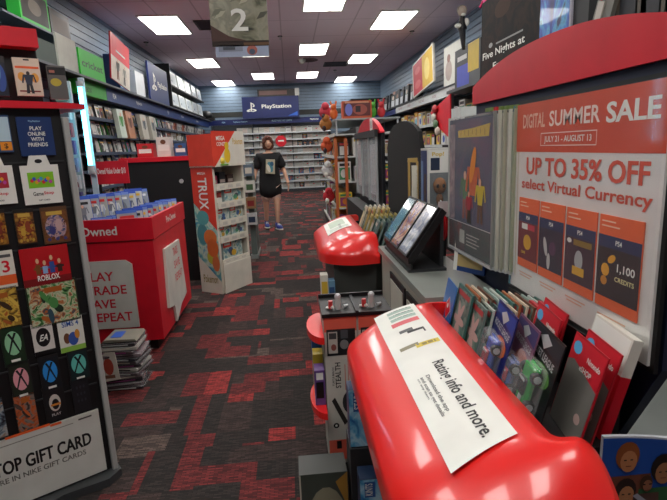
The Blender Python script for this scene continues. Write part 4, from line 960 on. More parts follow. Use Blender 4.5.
def ddom(m, w, h, y):
    s = w*.30; cx, cz = .01, h*.56
    m.poly([(cx-s, cz), (cx, cz-s), (cx+s, cz), (cx, cz+s)], y, WHT); m.poly([(cx-s*.88, cz), (cx, cz-s*.88), (cx+s*.88, cz), (cx, cz+s*.88)], y*2, RED); m.ell(cx, cz+.008, .009, .009, y*3, WHT, 10)
    m.text('$25', -w*.34, h*.12, h*.13, y, WHT, w=w*.4)
pack(.475, 1.575, .702, .135, .195, 12, -6, mat('1868b0', .3), ddom, 'blue gift card with a red diamond logo at the far end of the near tray', 'gift_card', 'gift card')
pink = [mat('d8b8b0'), mat('8aa8a0')]
def dflower(seed):
    def f(m, w, h, y):
        m.rect(-w*.47, w*.47, h*.03, h*.97, y, art_mat(('2c4844', '5a7a72', '8a9a8c', '40504c'), 14, 12)); q = random.Random(seed)
        for i in range(6): m.ell(.0+.02*math.cos(i*1.05), h*.5+.03*math.sin(i*1.05), .012, .036, y*2-.0001*i, mat('d0a8a0', .5), 10, i*1.05+1.57)
        m.ell(.0, h*.12, .018, .02, y*3, mat('c8c8c0')); m.rect(-w*.4, w*.4, h*.86, h*.94, y*2, mat('b04040'))
    return f
for i in range(13):
    near = 1.46-i*.010; f = i/12
    edgec = mat(['3c6a62', 'c8d0c8', '9ab0a8', '6c4a3a', 'd8c8b0', 'b06a48'][(i*5) % 6], .4)
    pack(.478+i*.0165, near, .702, .15, .205-.002*i, 12, -4, edgec, dflower(i), 'foil trading card pack in the near tray, %s in the row behind the frontmost' % ORD[i-1] if i else 'frontmost foil trading card pack with a pale pink star shape in the near tray', 'card_pack', 'card pack', 'foil card packs in the near tray', d=.006)
for i in range(5):
    pack(.485+i*.018, 1.355-i*.008, .702, .12, .19, 12, -4, mat(['70847c', 'c0c8bc', '3c5450', 'a86858', 'c8b8a0'][i], .4), dflower(i+20), 'green and pink card pack beside the blue toy car pack, %s from the front' % ORD[i], 'card_pack', 'card pack', 'second row of card packs in the near tray', d=.006)
def dhot(c1, c2):
    def f(m, w, h, y):
        m.poly([(-w*.48, h*.97), (w*.48, h*.97), (w*.48, h*.78), (-w*.48, h*.9)], y, mat(c2)); m.text('ROCKET LEAGUE', -w*.4, h*.72, h*.08, y*2, SIL, w=w*.8, rot=R(-4)); m.poly([(-w*.2, h*.9), (0, h*.8), (w*.2, h*.9), (0, h*.96)], y*2, SIL)
        m.ell(w*.1, h*.55, w*.3, h*.12, y, mat(c1), 14); m.rect(-w*.48, w*.48, 0, h*.1, y, mat(c2))
    return f
toycol = [mat('d86028'), mat('2848b0', .2, coat=.8), mat('a83040', .2, coat=.8), SIL]
pack(.492, 1.215, .70, .165, .225, 14, -8, mat('1c2468', .3), dhot('c86030', '283c90'), 'dark blue ROCKET LEAGUE blister pack with a toy car in the near tray', blister=(.06, .6))
toycol = [mat('d8c0c0'), mat('5868a8', .2, coat=.8), mat('b04858', .2), SIL]
pack(.515, 1.135, .70, .14, .215, 14, -8, mat('7c5068', .3), dhot('b86858', '48406c'), 'purple blister pack half hidden beside the dark blue one', blister=(.06, .5))
toycol = [mat('c8c8c8'), mat('18a038', .2, coat=.8), mat('1c201e', .2, coat=.8), SIL]
pack(.515, 1.045, .70, .18, .225, 14, -8, mat('16181a', .3), dhot('50803c', '20242a'), 'black blister pack with a bright green toy car in the near tray', blister=(.05, .62))
def dnin(m, w, h, y):
    m.rect(-w*.48, w*.48, h*.62, h*.98, y, mat('d02030')); m.poly([(-w*.48, 0), (w*.48, 0), (w*.48, h*.62), (-w*.3, h*.74), (-w*.48, h*.7)], y*1.5, mat('77746e'))
    m.ell(-w*.3, h*.87, w*.13, h*.07, y*2, mat('58a8d8'), 12); m.text('Nintendo', w*.04, h*.8, h*.06, y*2, WHT, w=w*.38); m.text('eSHOP', -w*.1, h*.68, h*.06, y*2, WHT, w=w*.35); m.ell(w*.25, h*.25, w*.09, h*.055, y*2, mat('c8a8a0'), 12)
for i, (x, y_, lab) in enumerate(((.60, 1.20, 'red Nintendo gift card behind the blue blister pack'), (.635, 1.235, 'red Nintendo gift card, rearmost of the middle column'), (.575, .975, 'red and grey Nintendo gift card right behind the green car pack'), (.61, .985, 'red and grey Nintendo gift card, rearmost at the near end'))):
    pack(x, y_, .702, .155, .215, 14, -8, mat('b81c28', .35), dnin, lab, 'gift_card', 'gift card', None)
m = MB(); m.box(-.085, .085, 0, .022, 0, .15, RED); m.box(-.085, .085, 0, .022, .15, .235, mat('dcd8cc', .4)); m.box(-.08, .08, -.0006, 0, .16, .23, WHT)
m.build('boxed_card_set', loc=(.645, .935, .702) if False else (.648, 1.02, .702), rot=(R(-14), 0, RW+R(-8)), label='thicker white topped red box standing last in the near tray', cat='box')
for i in range(3):
    m = MB(); m.box(-.06, .06, 0, .012, 0, .19, mat('b8242e', .4)); m.rect(-.05, .05, .13, .18, -.0006, WHT); m.ell(-.03, .155, .018, .014, -.0012, mat('58a8d8'))
    m.build('gift_card_pack', loc=(.63+i*.022, 1.30-i*.01, .702), rot=(R(-12), 0, RW+R(-6)), label='red and white card pack at the back of the near tray, %s from the aisle' % ORD[i], cat='card pack', group='red card packs behind the foil packs')

# packs in the second kiosk's tray
q = random.Random(21)
pc = ['d8c890', '4a6a60', '90a8a0', 'c8c4b0', '34504c', 'b8a060', '5a7088', '889a98']
for col_, (yy, n, c) in enumerate(((3.74, 5, ('white', 'e0dccc')), (3.58, 5, ('tan and yellow', 'd0b878')), (3.42, 6, ('olive yellow', 'b8a860')), (3.28, 6, ('dark teal', '3a5650')), (3.15, 6, ('grey green', '6c8480')))):
    for i in range(n):
        m = MB(); h = .19+.03*(col_ < 2); m.box(-.065, .065, 0, .012, 0, h, mat(c[1], .35, coat=.5)); m.rect(-.055, .055, h*.1, h*.9, -.0006, art_mat((c[1], pc[(i+col_) % 8], pc[(i+col_+3) % 8]), 12, col_)); m.ell(0, h*.5, .03, .04, -.0012, mat(pc[(i*3+col_) % 8])); m.rect(-.05, .05, h*.8, h*.9, -.0014, mat(q.choice(COVC)))
        m.build('game_case', loc=(.475+i*.034, yy, .702), rot=(R(-20), 0, RW+R(-5)), label='%s case in the second kiosk tray, %s from the aisle' % (c[0], ORD[i]), cat='video game', group='cases in the second kiosk tray')
# clear sheet on third kiosk
cs = thing('clear_poster_holder', 'tall clear plastic poster holder under the small red arch further down', 'sign holder', (.725, 5.5, .86), RW)
MB().box(0, 1.3, 0, .004, 0, .56, glass(.1, (.85, .88, .9), .3)).build('clear_sheet', cs)
for x in (0, .42, .85, 1.28): MB().box(x, x+.02, -.012, .006, -.01, .58, mat('b4b8b8', .25)).build('edge_bar', cs)
MB().box(-.01, 1.31, -.02, .008, .56, .62, DGR).build('top_bar', cs)
MB().rect(.05, .38, .08, .5, .0045, mat('b89a9c')).rect(.88, 1.2, .06, .5, .0045, mat('a8acb0')).build('insert', cs)
m = MB(); m.box(0, .12, 0, .003, 0, .1, WHT)
for i in range(6): m.rect(.02+.014*i, .027+.014*i, .02, .08, -.0004, G5)
m.build('price_label', loc=(.705, 4.42, 1.475), rot=(0, 0, RW), label='small white label on the farther red arch header', cat='label')

# ------------------------------------------------------------------ headset stand between the kiosks
SX0, SX1, SY = .092, .36, 1.86
HS = thing('headset_stand', 'white and coral printed product stand between the near and second kiosks', 'display stand', (SX0, SY, 0))
SW = SX1-SX0
MB().box(0, SW, .0, .22, .06, .70, mat('a8a79e', .5)).build('body', HS)
MB().box(.01, SW-.01, .01, .21, 0, .06, BLK).build('kick', HS)
for k, (xa, xb) in enumerate(((0, .132), (.136, SW))):
    w = xb-xa; m = MB(); y = -.0056; m.box(xa+.002, xb-.002, -.005, 0, .08, .70, mat('c8c5ba', .45))
    m.rect(xa+.002, xb-.002, .64, .70, y, mat('d8604c')); m.rect(xa+w*.08, xb-w*.06, .54, .65, y-.0004, mat('181a1c')); m.rect(xa+w*.12, xa+w*.4, .55, .64, y-.0008, mat('b8b4aa')); m.rect(xa+w*.15, xa+w*.37, .61, .635, y-.0012, mat('3a3c3e'))
    m.ell(xa+w*.6, .585, w*.13, .02, y-.0008, mat('787878')); m.rect(xa+w*.5, xa+w*.72, .61, .645, y-.0008, mat('484c50')); m.ell(xa+w*.28, .575, w*.08, .014, y-.0012, mat('8a5048'))
    m.text('STEALTH', xa+w*.46, .40, .022, y, BLK, w=.11, rot=R(90)); m.text('TURTLE BEACH', xa+w*.26, .41, .008, y, DGR, w=.08, rot=R(90))
    for t in range(3): m.rect(xa+w*(.58+.1*t), xa+w*(.61+.1*t), .39, .50, y, mat('c07a70'))
    # printed headset
    m.ell(xa+w*.72, .335, w*.24, .05, y, mat('303234'), 18); m.ell(xa+w*.76, .335, w*.15, .035, y-.0004, mat('77787a'), 18); m.poly([(xa+w*.15, .345), (xa+w*.25, .36), (xa+w*.62, .25), (xa+w*.52, .235)], y-.0008, mat('2c2826'))
    m.ell(xa+w*.26, .235, w*.09, .012, y, BLK); m.ell(xa+w*.26, .235, w*.04, .005, y-.0004, WHT)
    m.rect(xa+.002, xb-.002, .08, .17, y, mat('d8604c')); m.rect(xa+w*.25, xa+w*.4, .13, .165, y-.0004, BLK)
    m.build('printed_panel', HS, label='left panel' if k == 0 else 'right panel')
m = MB(); m.box(-.005, SW+.005, -.01, .22, .70, .715, BLK); m.box(-.005, SW+.005, .21, .22, .70, .73, BLK); m.box(.128, .14, -.01, .22, .715, .722, DGR); m.build('top_tray', HS)
for k in range(2):
    x = SX0+.045+k*.135
    o = thing('earbud_set', 'clear and silver earphone bottle with red bits, %s of the two on the stand' % ('left', 'right')[k], 'earphones', (x+.02, SY+.05, .715))
    m = MB(); m.tube((0, 0, 0), (0, 0, .05), .013, mat('b8b8b4', .2, coat=.8), 12); m.ball((0, 0, .052), .013, .013, .012, SIL); m.build('bottle', o)
    m = MB(); m.tube((-.03, 0, .003), (-.03, 0, .035), .009, mat('c84040', .3), 8); m.tube((-.045, .01, .003), (-.02, -.01, .012), .006, WHT, 8); m.build('red_clip', o)
    m = MB(); m.tube((.022, 0, .008), (.04, .01, .008), .007, SIL, 8); m.build('plug', o)
def tray(z, lab, ry=.15):
    pts = [(SX0-.002, SY-.0+.30-.0)]+[(SX0-.002-.075*math.sin(math.pi*k/14), SY+.13-ry*math.cos(math.pi-math.pi*k/14)*-1) for k in range(15)]
    pts = [(SX0-.002-.062*math.sin(math.pi*k/16), SY+.08+ry*math.cos(math.pi*k/16)) for k in range(17)]
    n = len(pts); t = MB(); vs = [(x, y, z) for x, y in pts]+[(x, y, z+.028) for x, y in pts]
    t.add(vs, [list(range(n)), list(range(2*n-1, n-1, -1))]+[(i, n+i, n+(i+1) % n, (i+1) % n) for i in range(n)], REDP)
    return t.build('curved_tray', label=lab, cat='shelf')
tray(.615, 'upper half-round red plastic tray on the aisle side of the headset stand'); tray(.30, 'lower half-round red plastic tray on the aisle side of the headset stand')
for k, (z, y_, c, n) in enumerate(((.329, SY+.0, '6a4a8a', 'purple'), (.329, SY+.09, 'c8b030', 'yellow'), (.329, SY+.18, '2c5a9a', 'blue'))):
    m = MB(); m.box(-.045, -.004, 0, .07, 0, .15+.03*k, mat(c, .4)); m.rect(-.04, -.01, .03, .1, -.0006, BLK); m.rect(-.038, -.01, .11, .14, -.0008, WHT)
    m.build('toy_box', loc=(SX0, y_, z), label='narrow %s toy box on the lower red tray' % n, cat='toy box')
# boxes lower down by the near kiosk
def dtr(t):
    def f(m, w, h):
        m.rect(0, w, 0, h, -.0006, art_mat(('2c68a8', '58a8d0', 'b0d8e8', '3c78a8'), 14, 4)); m.rect(w*.08, w*.28, h*.62, h*.95, -.0012, mat('2c5898')); m.text(t, w*.23, h*.66, .022, -.0018, WHT, w=h*.26, rot=R(90))
        if t == 'STAR':
            m.rect(w*.3, w*.98, h*.22, h*.56, -.0014, mat('c8c4b0')); m.text('BECOME', w*.34, h*.42, .016, -.002, mat('3a3020'), w=w*.58); m.text('A LEGEND', w*.34, h*.30, .016, -.002, mat('3a3020'), w=w*.58); m.ell(w*.6, h*.16, w*.25, h*.1, -.0018, mat('6a7450')); m.ell(w*.6, h*.16, w*.16, h*.06, -.002, mat('a8a888'))
    return f
ST = thing('wire_step', 'dark stepped base holding the blue boxes under the near red hood', 'stand', (.135, 1.39, 0))
MB().box(0, .18, .012, .13, 0, .42, DGR).box(0, .18, -.11, .0, 0, .235, DGR).build('base', ST)
def dbox(x0, x1, y0, z0, h, d, lab, f, name, c='3a4a68'):
    m = MB(); m.box(0, x1-x0, 0, d, 0, h, mat(c, .4)); f(m, x1-x0, h); m.build(name, loc=(x0, y0, z0), rot=(R(-2), 0, 0), label=lab, cat='box')
dbox(.138, .30, 1.41, .424, .19, .07, 'upper light blue trading card box with a cream caption under the near hood', dtr('STAR'), 'card_box')
dbox(.150, .31, 1.29, .238, .15, .07, 'lower blue trading card box, below the one with the cream caption', dtr('KINTS'), 'card_box', '1c2c48')
def dsky(m, w, h):
    m.rect(0, w, 0, h, -.0006, mat('3c443c')); m.ell(w*.55, h*.45, w*.42, h*.4, -.001, mat('8a8870')); m.ell(w*.6, h*.38, w*.36, h*.33, -.0014, art_mat(('101424', '2c3c78', '8890a8', 'c8b878', '1c1c30'), 40, 6)); m.poly([(w*.75, h*.9), (w, h), (w, h*.6)], -.0016, mat('a07830')); m.ell(w*.25, h*.2, w*.12, h*.2, -.0018, mat('90b8c8')); m.rect(0, w*.03, 0, h, -.0018, mat('b8b0a0'))
dbox(-.03, .125, 1.42, .0, .325, .11, 'dark toy box with a blue armoured figure on the carpet at the bottom edge', dsky, 'toy_box', '2c302c')

# ------------------------------------------------------------------ counter and slanted display between the boards
CT = thing('grey_counter', 'low grey counter with framed white drawer fronts beyond the near kiosk', 'counter', (.56, 1.72, 0))
MB().box(-.08, .16, 0, .98, .04, .77, mat('a8a698', .5)).build('cabinet', CT)
MB().box(-.10, .18, -.01, .99, .77, .80, mat('8e938c', .35, coat=.3)).build('worktop', CT)
for k in range(2):
    o = MB().box(-.088, -.080, .03+.36*k, .36+.36*k, .36, .72, BLK).build('drawer_front', CT); MB().box(-.092, -.088, .06+.36*k, .33+.36*k, .39, .69, mat('c0beb0', .5)).build('panel', o)
SD = thing('slanted_display', 'slanted black stand holding three framed picture panels on the grey counter', 'display stand', (.485, 2.08, .80))
an = math.atan2(.20, .15)
# local plane: from low front edge (x=0) up towards the wall
MB().add([(0, 0, .04), (.02, 0, .04), (.17, 0, .255), (.15, 0, .275), (0, 0, .06), (0, .56, .04), (.02, .56, .04), (.17, .56, .255), (.15, .56, .275), (0, .56, .06)],
         [(0, 1, 2, 3, 4), (9, 8, 7, 6, 5), (0, 5, 6, 1), (1, 6, 7, 2), (2, 7, 8, 3), (3, 8, 9, 4), (4, 9, 5, 0)], BLK).build('tilted_board', SD)
MB().box(0, .17, 0, .56, 0, .012, DGR).box(.01, .02, .0, .56, .01, .05, BLK).box(.15, .165, .03, .53, .01, .24, DGR).build('base', SD)
for k, (cs_, n) in enumerate(((('a8b0b8', '8890a8', 'c8c8cc', '9aa0a8'), 'pale grey'), (('b07068', 'd09a70', '8a6a88', 'c8a0a0'), 'orange and mauve'), (('2c7078', '4a98a0', '3c6a90', '80b0b0'), 'teal'))):
    y0 = .015+k*.183; m = MB(); d = Vector((.15, 0, .215)); nrm = Vector((-.215, 0, .15)).normalized()
    def pt(a, b, e): v = Vector((.0, 0, .06))+d*b+nrm*e; return (v.x, y0+.17*a, v.z)
    A = [pt(a, b, e) for e in (.001, .012) for a, b in ((0, .01), (1, .01), (1, .99), (0, .99))]
    m.add(A, [(0, 1, 2, 3), (7, 6, 5, 4), (0, 4, 5, 1), (1, 5, 6, 2), (2, 6, 7, 3), (3, 7, 4, 0)], BLK)
    m.add([pt(a, b, .0126) for a, b in ((.08, .05), (.92, .05), (.92, .95), (.08, .95))], [(0, 1, 2, 3)], art_mat(cs_, 11, k+1, rough=.15, coat=1))
    m.build('picture_panel', SD, label=n+' picture panel')
m = MB(); m.box(0, .08, 0, .12, 0, .219, BLK); m.build('black_pedestal', loc=(.660, 2.36, .801), label='black pedestal carrying the large boxed figure', cat='pedestal')
PB = thing('boxed_figure', 'large white framed figure box with a brown figure window, right of the black arched board', 'toy box', (.647, 2.36, 1.021), 0)
w, h = .115, .305
m = MB(); m.box(0, w, 0, .12, 0, h, mat('d8d8d2', .4)); m.rect(w*.05, w*.95, h*.03, h*.97, -.0006, mat('e4e4de')); m.rect(w*.1, w*.9, h*.06, h*.62, -.0012, mat('70787c')); m.rect(w*.14, w*.52, h*.66, h*.85, -.0012, mat('26344c')); m.text('Pop!', w*.2, h*.86, h*.08, -.0014, mat('d8b840'), w=w*.5)
m.T = Matrix.Translation((0, .12, 0)) @ Matrix.Rotation(R(-90), 4, 'Z'); m.rect(.004, .116, .01, h-.01, -.0006, mat('2c3c6c')); m.rect(.012, .05, h*.1, h*.8, -.0012, mat('7088b0')); m.rect(.065, .1, h*.15, h*.6, -.0012, mat('4a3a34')); m.T = None
m.build('box', PB)
m = MB(); m.ball((w*.5, -.01, h*.42), w*.28, .02, h*.13, mat('8a5a30', .6)); m.ball((w*.5, -.008, h*.2), w*.15, .015, h*.1, mat('6a4424', .6)); m.ball((w*.38, -.027, h*.42), .008, .004, .01, BLK, 8, 6); m.ball((w*.62, -.027, h*.42), .008, .004, .01, BLK, 8, 6)
m.build('figure', PB); MB().rect(w*.1, w*.9, h*.06, h*.62, -.034, FILM).build('window', PB)
o = thing('hanging_red_bag', 'small shiny red pack hanging beside the slanted display', 'toy pack', (.675, 2.2, .90))
MB().ball((0, 0, .07), .028, .02, .06, mat('c01820', .2, coat=.8), 14, 10).build('red_pouch', o); MB().prism([(-.03, .12), (.03, .12), (.02, .19), (-.02, .19)], -.004, .004, mat('c8b8b8', .3)).build('header_card', o); MB().tube((0, 0, .18), (0, .04, .19), .003, SIL, 6).build('hook', o)
m = MB(); m.box(0, .012, 0, .02, 0, .24, mat('b09050', .5)); m.box(.02, .05, 0, .02, 0, .22, mat('d8d4c4', .5)); m.prism([(-.002, .24), (.052, .235), (.05, .26), (.0, .26)], 0, .02, mat('b09050', .5)); m.box(.045, .055, 0, .02, 0, .24, mat('b09050', .5))
m.build('wooden_frame', loc=(.625, 2.665, .801+.215), rot=(0, 0, R(-10)), label='thin light wood edged frame standing beside the black arched board', cat='frame')
MB().box(0, .07, 0, .04, 0, .215, DGR).build('frame_stand', loc=(.622, 2.66, .8005), label='small dark block under the light wood frame', cat='stand')
m = MB(); m.box(0, .16, -.008, 0, 0, .14, mat('20407c', .4)); m.rect(.01, .15, .02, .07, -.0086, mat('c0a870')); m.rect(.0, .02, 0, .14, -.0088, WHT)
m.build('hanging_packet', loc=(.67, 2.02, .82), rot=(R(-6), 0, RW+R(30)), label='blue and tan packet hanging below the sleeved posters', cat='packet')

q = random.Random(77)
for k, (x0, w, z1, c, n) in enumerate(((.145, .045, .60, 'd8d4c8', 'white and yellow'), (.192, .04, .56, '6a94b0', 'blue and white'))):
    m = MB(); m.box(0, w, 0, .08, 0, z1-.02, mat(c, .4)); m.rect(.004, w-.004, z1*.55, z1*.95-.03, -.0008, mat('c8a838' if k == 0 else '2c4c78')); m.rect(.006, w-.006, .1, z1*.5, -.0008, art_mat(('b8585c', 'd8d4cc', '8898a8') if k == 0 else ('88b8d0', '3c6a94', 'c8d8e0'), 20, k+3))
    m.build('tall_slim_box', loc=(x0, 2.98, 0), label='tall slim %s box standing beside the second kiosk' % n, cat='box')
# ------------------------------------------------------------------ toy gondola further down
GT = thing('toy_gondola', 'crowded toy gondola with orange edges on the right of the aisle', 'shelving', (.62, 6.9, 0))
MB().box(.3, .6, .06, 2.9, 0, 1.6, mat('7a7c7c', .5)).box(0, .9, 0, 2.95, 0, .12, mat('2c2c30')).build('spine', GT)
for z in (.12, .5, .86, 1.2, 1.5):
    MB().box(0, .9, 0, 2.95, z, z+.02, mat('c8ccca', .35)).box(-.006, 0, 0, 2.95, z-.01, z+.035, mat('e0dcd4')).build('shelf', GT)
for k, x in enumerate((-.02, .12)): MB().box(x, x+.04, -.03-.0*k, -.005, .12, 1.46, mat('b86034', .5)).build('orange_edge', GT)
MB().box(.0, .9, 0, 2.9, 1.7, 1.72, mat('a8b0b0', .4)).box(.02, .04, .02, .04, 1.52, 1.7, SIL).box(.86, .88, .02, .04, 1.52, 1.7, SIL).build('top_shelf', GT)
tc_ = ['2c4ca8', 'c83838', 'd8d8d4', '8a3a6a', 'd08030', '3a8a5a', '1c1c20', 'a89878', '50a8c8', '784030', 'e0c040', 'c8c8cc']
q = random.Random(31); n_ = 0
GBX = []
for k in range(10):
    m = MB(); w, h = q.uniform(.14, .2), q.uniform(.18, .27); m.box(-w/2, w/2, 0, .16, 0, h, mat(q.choice(tc_), .4)); m.rect(-w*.42, w*.42, h*.08, h*.7, -.0008, mat(q.choice(tc_))); m.ell(q.uniform(-.02, .02), h*.4, w*.25, h*.22, -.0016, mat(q.choice(tc_))); m.rect(-w*.4, w*.4, h*.78, h*.92, -.0016, mat(q.choice(tc_))); GBX.append(m.mesh('toy_box'))
zn = ['bottom', 'second', 'third', 'fourth', 'top']
for r_, z in enumerate((.142, .522, .882, 1.222)):
    for i in range(4):
        o = D.objects.new('toy_box', GBX[q.randrange(10)]); COL.objects.link(o); o.location = (.62+.12+i*.21, 6.93, z)
        tag(o, 'toy box on the near end of the toy gondola, %s shelf, %s from the left' % (zn[r_], ORD[i]), 'toy box', 'toy boxes on the toy gondola')
    for i in range(9):
        o = D.objects.new('toy_box', GBX[q.randrange(10)]); COL.objects.link(o); o.location = (.64, 7.35+i*.27, z); o.rotation_euler = (0, 0, RW)
        tag(o, 'toy box on the aisle side of the toy gondola, %s shelf, %s along' % (zn[r_], ORD[i]), 'toy box', 'toy boxes on the toy gondola')
a = at(342, 103, Y=6.95); b = at(372, 119, Y=6.95)
m = MB(); w, h = b.x-a.x, .23; m.box(0, w, 0, .15, 0, h, mat('c85a38', .35)); m.rect(.02, w-.02, .03, h-.03, -.0008, mat('6a3434')); m.ell(w*.22, h*.5, .05, .08, -.0016, mat('7a80d0')); m.ell(w*.6, h*.5, .1, .07, -.0016, mat('a8584c')); m.rect(w*.1, w*.9, h*.86, h*.96, -.0016, mat('d89878')); m.rect(w*.45, w*.62, h*.35, h*.7, -.002, mat('3a2c30'))
m.build('playset_box', loc=(a.x, 6.95, 1.721), label='orange windowed playset box on top of the toy gondola', cat='toy box')
for k, (c, n, dx) in enumerate((('50a838', 'green', .43), ('c83038', 'red', .55), ('d86828', 'orange', -.10))):
    m = MB(); m.ball((0, 0, .08), .055, .06, .08, mat(c, .6)); m.ball((0, -.02, .17), .04, .04, .045, mat(c, .6)); m.tube((-.03, 0, .2), (-.04, 0, .25), .012, mat(c, .6)); m.tube((.03, 0, .2), (.04, 0, .25), .012, mat(c, .6))
    m.build('plush_toy', loc=(a.x+dx, 7.05+(.1 if dx < 0 else 0), 1.721), label='small %s plush toy on top of the toy gondola' % n, cat='toy')
for k, (px, py, c, n) in enumerate(((333, 112, 'c03848', 'pinkish red'), (331, 124, 'b87838', 'orange brown'), (334, 146, 'd85a30', 'orange'), (331, 170, 'd8d8d8', 'white and black'), (333, 196, 'c02030', 'red'))):
    p = at(px, py, Y=7.4); m = MB(); m.ball((0, 0, 0), .09, .07, .09, mat(c, .7), 12, 8); m.ball((.0, -.05, .08), .055, .05, .055, mat(c, .7), 10, 8); m.tube((.0, 0, .05), (.12, 0, .1), .01, SIL, 6); m.ball((-.03, -.06, -.06), .03, .03, .04, WHT if k > 2 else mat('3a2830'), 8, 6)
    m.build('hanging_plush', loc=(.54, 7.4, p.z), label='%s plush toy hanging on the aisle side of the toy gondola' % n, cat='toy', group=None)

# ------------------------------------------------------------------ right wall
WU = thing('wall_shelving', 'shelving along the right wall with a white strip on top', 'shelving', (XR-.01, 15.9, 0), RW)
MB().box(0, 10.5, -.04, -.0, 0, 2.1, mat('1c1f24', .6)).box(0, 10.5, -.40, -.04, 0, .15, mat('24272c')).build('back_panel', WU)
for z in (.5, .9, 1.3, 1.68): MB().box(0, 10.5, -.40, -.04, z-.02, z, mat('30343a', .5)).box(0, 10.5, -.41, -.40, z-.03, z+.02, mat('c0c4c4', .4)).build('shelf', WU)
m = MB(); m.box(3.6, 10.5, -.44, -.36, 2.08, 2.22, mat('c4c8c8', .4))
for i in range(7): m.text('COLLECTIBLES' if i % 2 == 0 else 'STATUES', 3.9+i*.95, 2.13, .045, -.441, mat('8a5058'))
m.build('header_strip', WU); MB().box(0, 3.55, -.44, -.36, 2.08, 2.2, NAVY).build('navy_strip', WU)
ledge = MB().box(0, 10.5, -.46, -.0, 2.22, 2.24, DGR).build('top_shelf', WU)
q = random.Random(41)
for r_, z in enumerate((.5, .9, 1.3, 1.68)):
    for i in range(22):
        o = D.objects.new('toy_box', GBX[q.randrange(10)]); COL.objects.link(o); o.location = (XR-.35, 5.6+i*.32, z+.001); o.rotation_euler = (0, 0, RW); o.scale = (1.4, 1, 1.15)
        tag(o, 'collectible box on the right wall shelving, %s shelf up, %s from the near end' % (ORD[r_], ORD[i]), 'collectible box', 'boxes on the right wall shelving')
for i in range(9):     # dark and white items over the strip, far end
    y = 11.0+i*.5; z = 2.241
    m = MB(); m.box(-.2, .2, 0, .2, 0, .34+.05*(i % 2), mat('14161a', .5)); m.rect(-.13, .13, .05, .2, -.001, mat('b8bcc0')); m.ell(0, .26, .08, .05, -.001, mat(['7a5a4a', 'c8b8a8', '3a4a6a'][i % 3])); m.box(-.1, .1, .02, .15, .36, .42, mat(['2c2c30', 'a88070', '5a5a60'][i % 3]))
    m.build('collectible_box', loc=(XR-.38, y, z), rot=(R(-4), 0, RW+R(q.uniform(-8, 8))), label='black and white boxed item on the right wall top shelf, %s from the near side' % ORD[i], cat='collectible box', group='dark boxes on the right wall top shelf')
m = MB(); m.box(0, 1.0, -.1, .4, 0, .5, mat('0c0d10', .6)); m.build('black_cabinet', loc=(XR-1.15, 16.0, 2.35) if False else (XR-1.05, 16.2, 2.30), label='black box in the far right corner under the ceiling', cat='box')
MB().box(0, 1.05, 0, .5, 0, 2.3, mat('15171a', .6)).build('corner_column', loc=(XR-1.06, 16.18, 0), label='dark fixture standing in the far right corner', cat='fixture')
def wbox(tl, br, X, lab, name, cat, c, deco, d=.03, tilt=0, roll_=0, zs=None):
    a, b = at(*tl, X=X), at(*br, X=X); w = a.y-b.y; h = a.z-b.z; z0 = zs if zs is not None else b.z
    m = MB(); m.box(0, w, 0, d, 0, h, c); deco(m, w, h); return m.build(name, loc=(X, a.y, z0), rot=(R(tilt), R(roll_), RW), label=lab, cat=cat)
def dbk(m, w, h): m.rect(w*.04, w*.5, h*.04, h*.96, -.001, mat('c82434')); m.rect(w*.5, w*.96, h*.04, h*.96, -.001, mat('d8b028')); m.ell(w*.27, h*.3, w*.15, h*.12, -.002, mat('d85a60')); m.ell(w*.27, h*.7, w*.13, h*.1, -.002, mat('d85a60')); m.ell(w*.72, h*.5, w*.12, h*.3, -.002, mat('e8d070'))
wbox((413, 66), (434, 91), 2.6, 'tilted red and yellow poster card on the right wall above the white strip', 'poster_card', 'poster', mat('d8d4c8', .4), dbk, .03, 0, -6, 2.26)
wbox((444, 47), (461, 80), 2.72, 'white poster with a faint grey figure on the upper right wall', 'wall_poster', 'poster', mat('ccccc4', .4), lambda m, w, h: (m.ell(w*.3, h*.4, w*.2, h*.25, -.001, mat('a89890')), m.ell(w*.3, h*.7, w*.1, h*.1, -.002, mat('8a6a60'))), .02, 0, 0, 2.26)
def dbg(m, w, h): m.rect(w*.02, w*.55, h*.55, h, -.001, mat('202430')); m.rect(w*.1, w*.6, 0, h*.55, -.0015, mat('3a48b8')); m.rect(w*.55, w*.95, h*.3, h, -.002, mat('d0b020')); m.rect(w*.12, w*.5, h*.68, h*.8, -.002, mat('c8c8c8'))
wbox((455, 52), (480, 80), 2.45, 'black, blue and yellow boxed item above the white strip beside the black banner', 'boxed_item', 'box', mat('181a20', .4), dbg, .1, 0, 0, None)
MB().box(0, 1.3, -.02, .30, -.04, 0, mat('3a3c40')).build('bracket_shelf', loc=(2.43, 7.7, 2.10), rot=(0, 0, RW), label='dark bracket shelf holding the blue and yellow item', cat='ledge')
# hanging collectible doll
p = at(462, 50, X=2.3); z1 = at(462, 4, X=2.3).z
DL = thing('hanging_doll', 'small pale haired doll in black and white hanging high on the right', 'toy', (p.x, p.y, p.z))
L_ = z1-p.z
MB().ball((0, 0, L_-.09), .06, .06, .07, mat('b8a898', .7)).build('head', DL); MB().tube((0, 0, L_-.15), (0, 0, L_*.45), .03, BLK, 10, .06).tube((0, 0, L_*.45), (.02, 0, .0), .045, mat('202024'), 10, .02).build('body', DL)
MB().ball((-.06, -.02, L_*.52), .05, .03, .03, WHT).ball((.05, -.02, L_*.6), .035, .03, .05, WHT).ball((.0, -.04, L_*.75), .03, .03, .02, WHT).build('trim', DL); MB().ball((0, .02, L_-.07), .065, .06, .06, mat('8a8078', .8)).build('hair', DL)
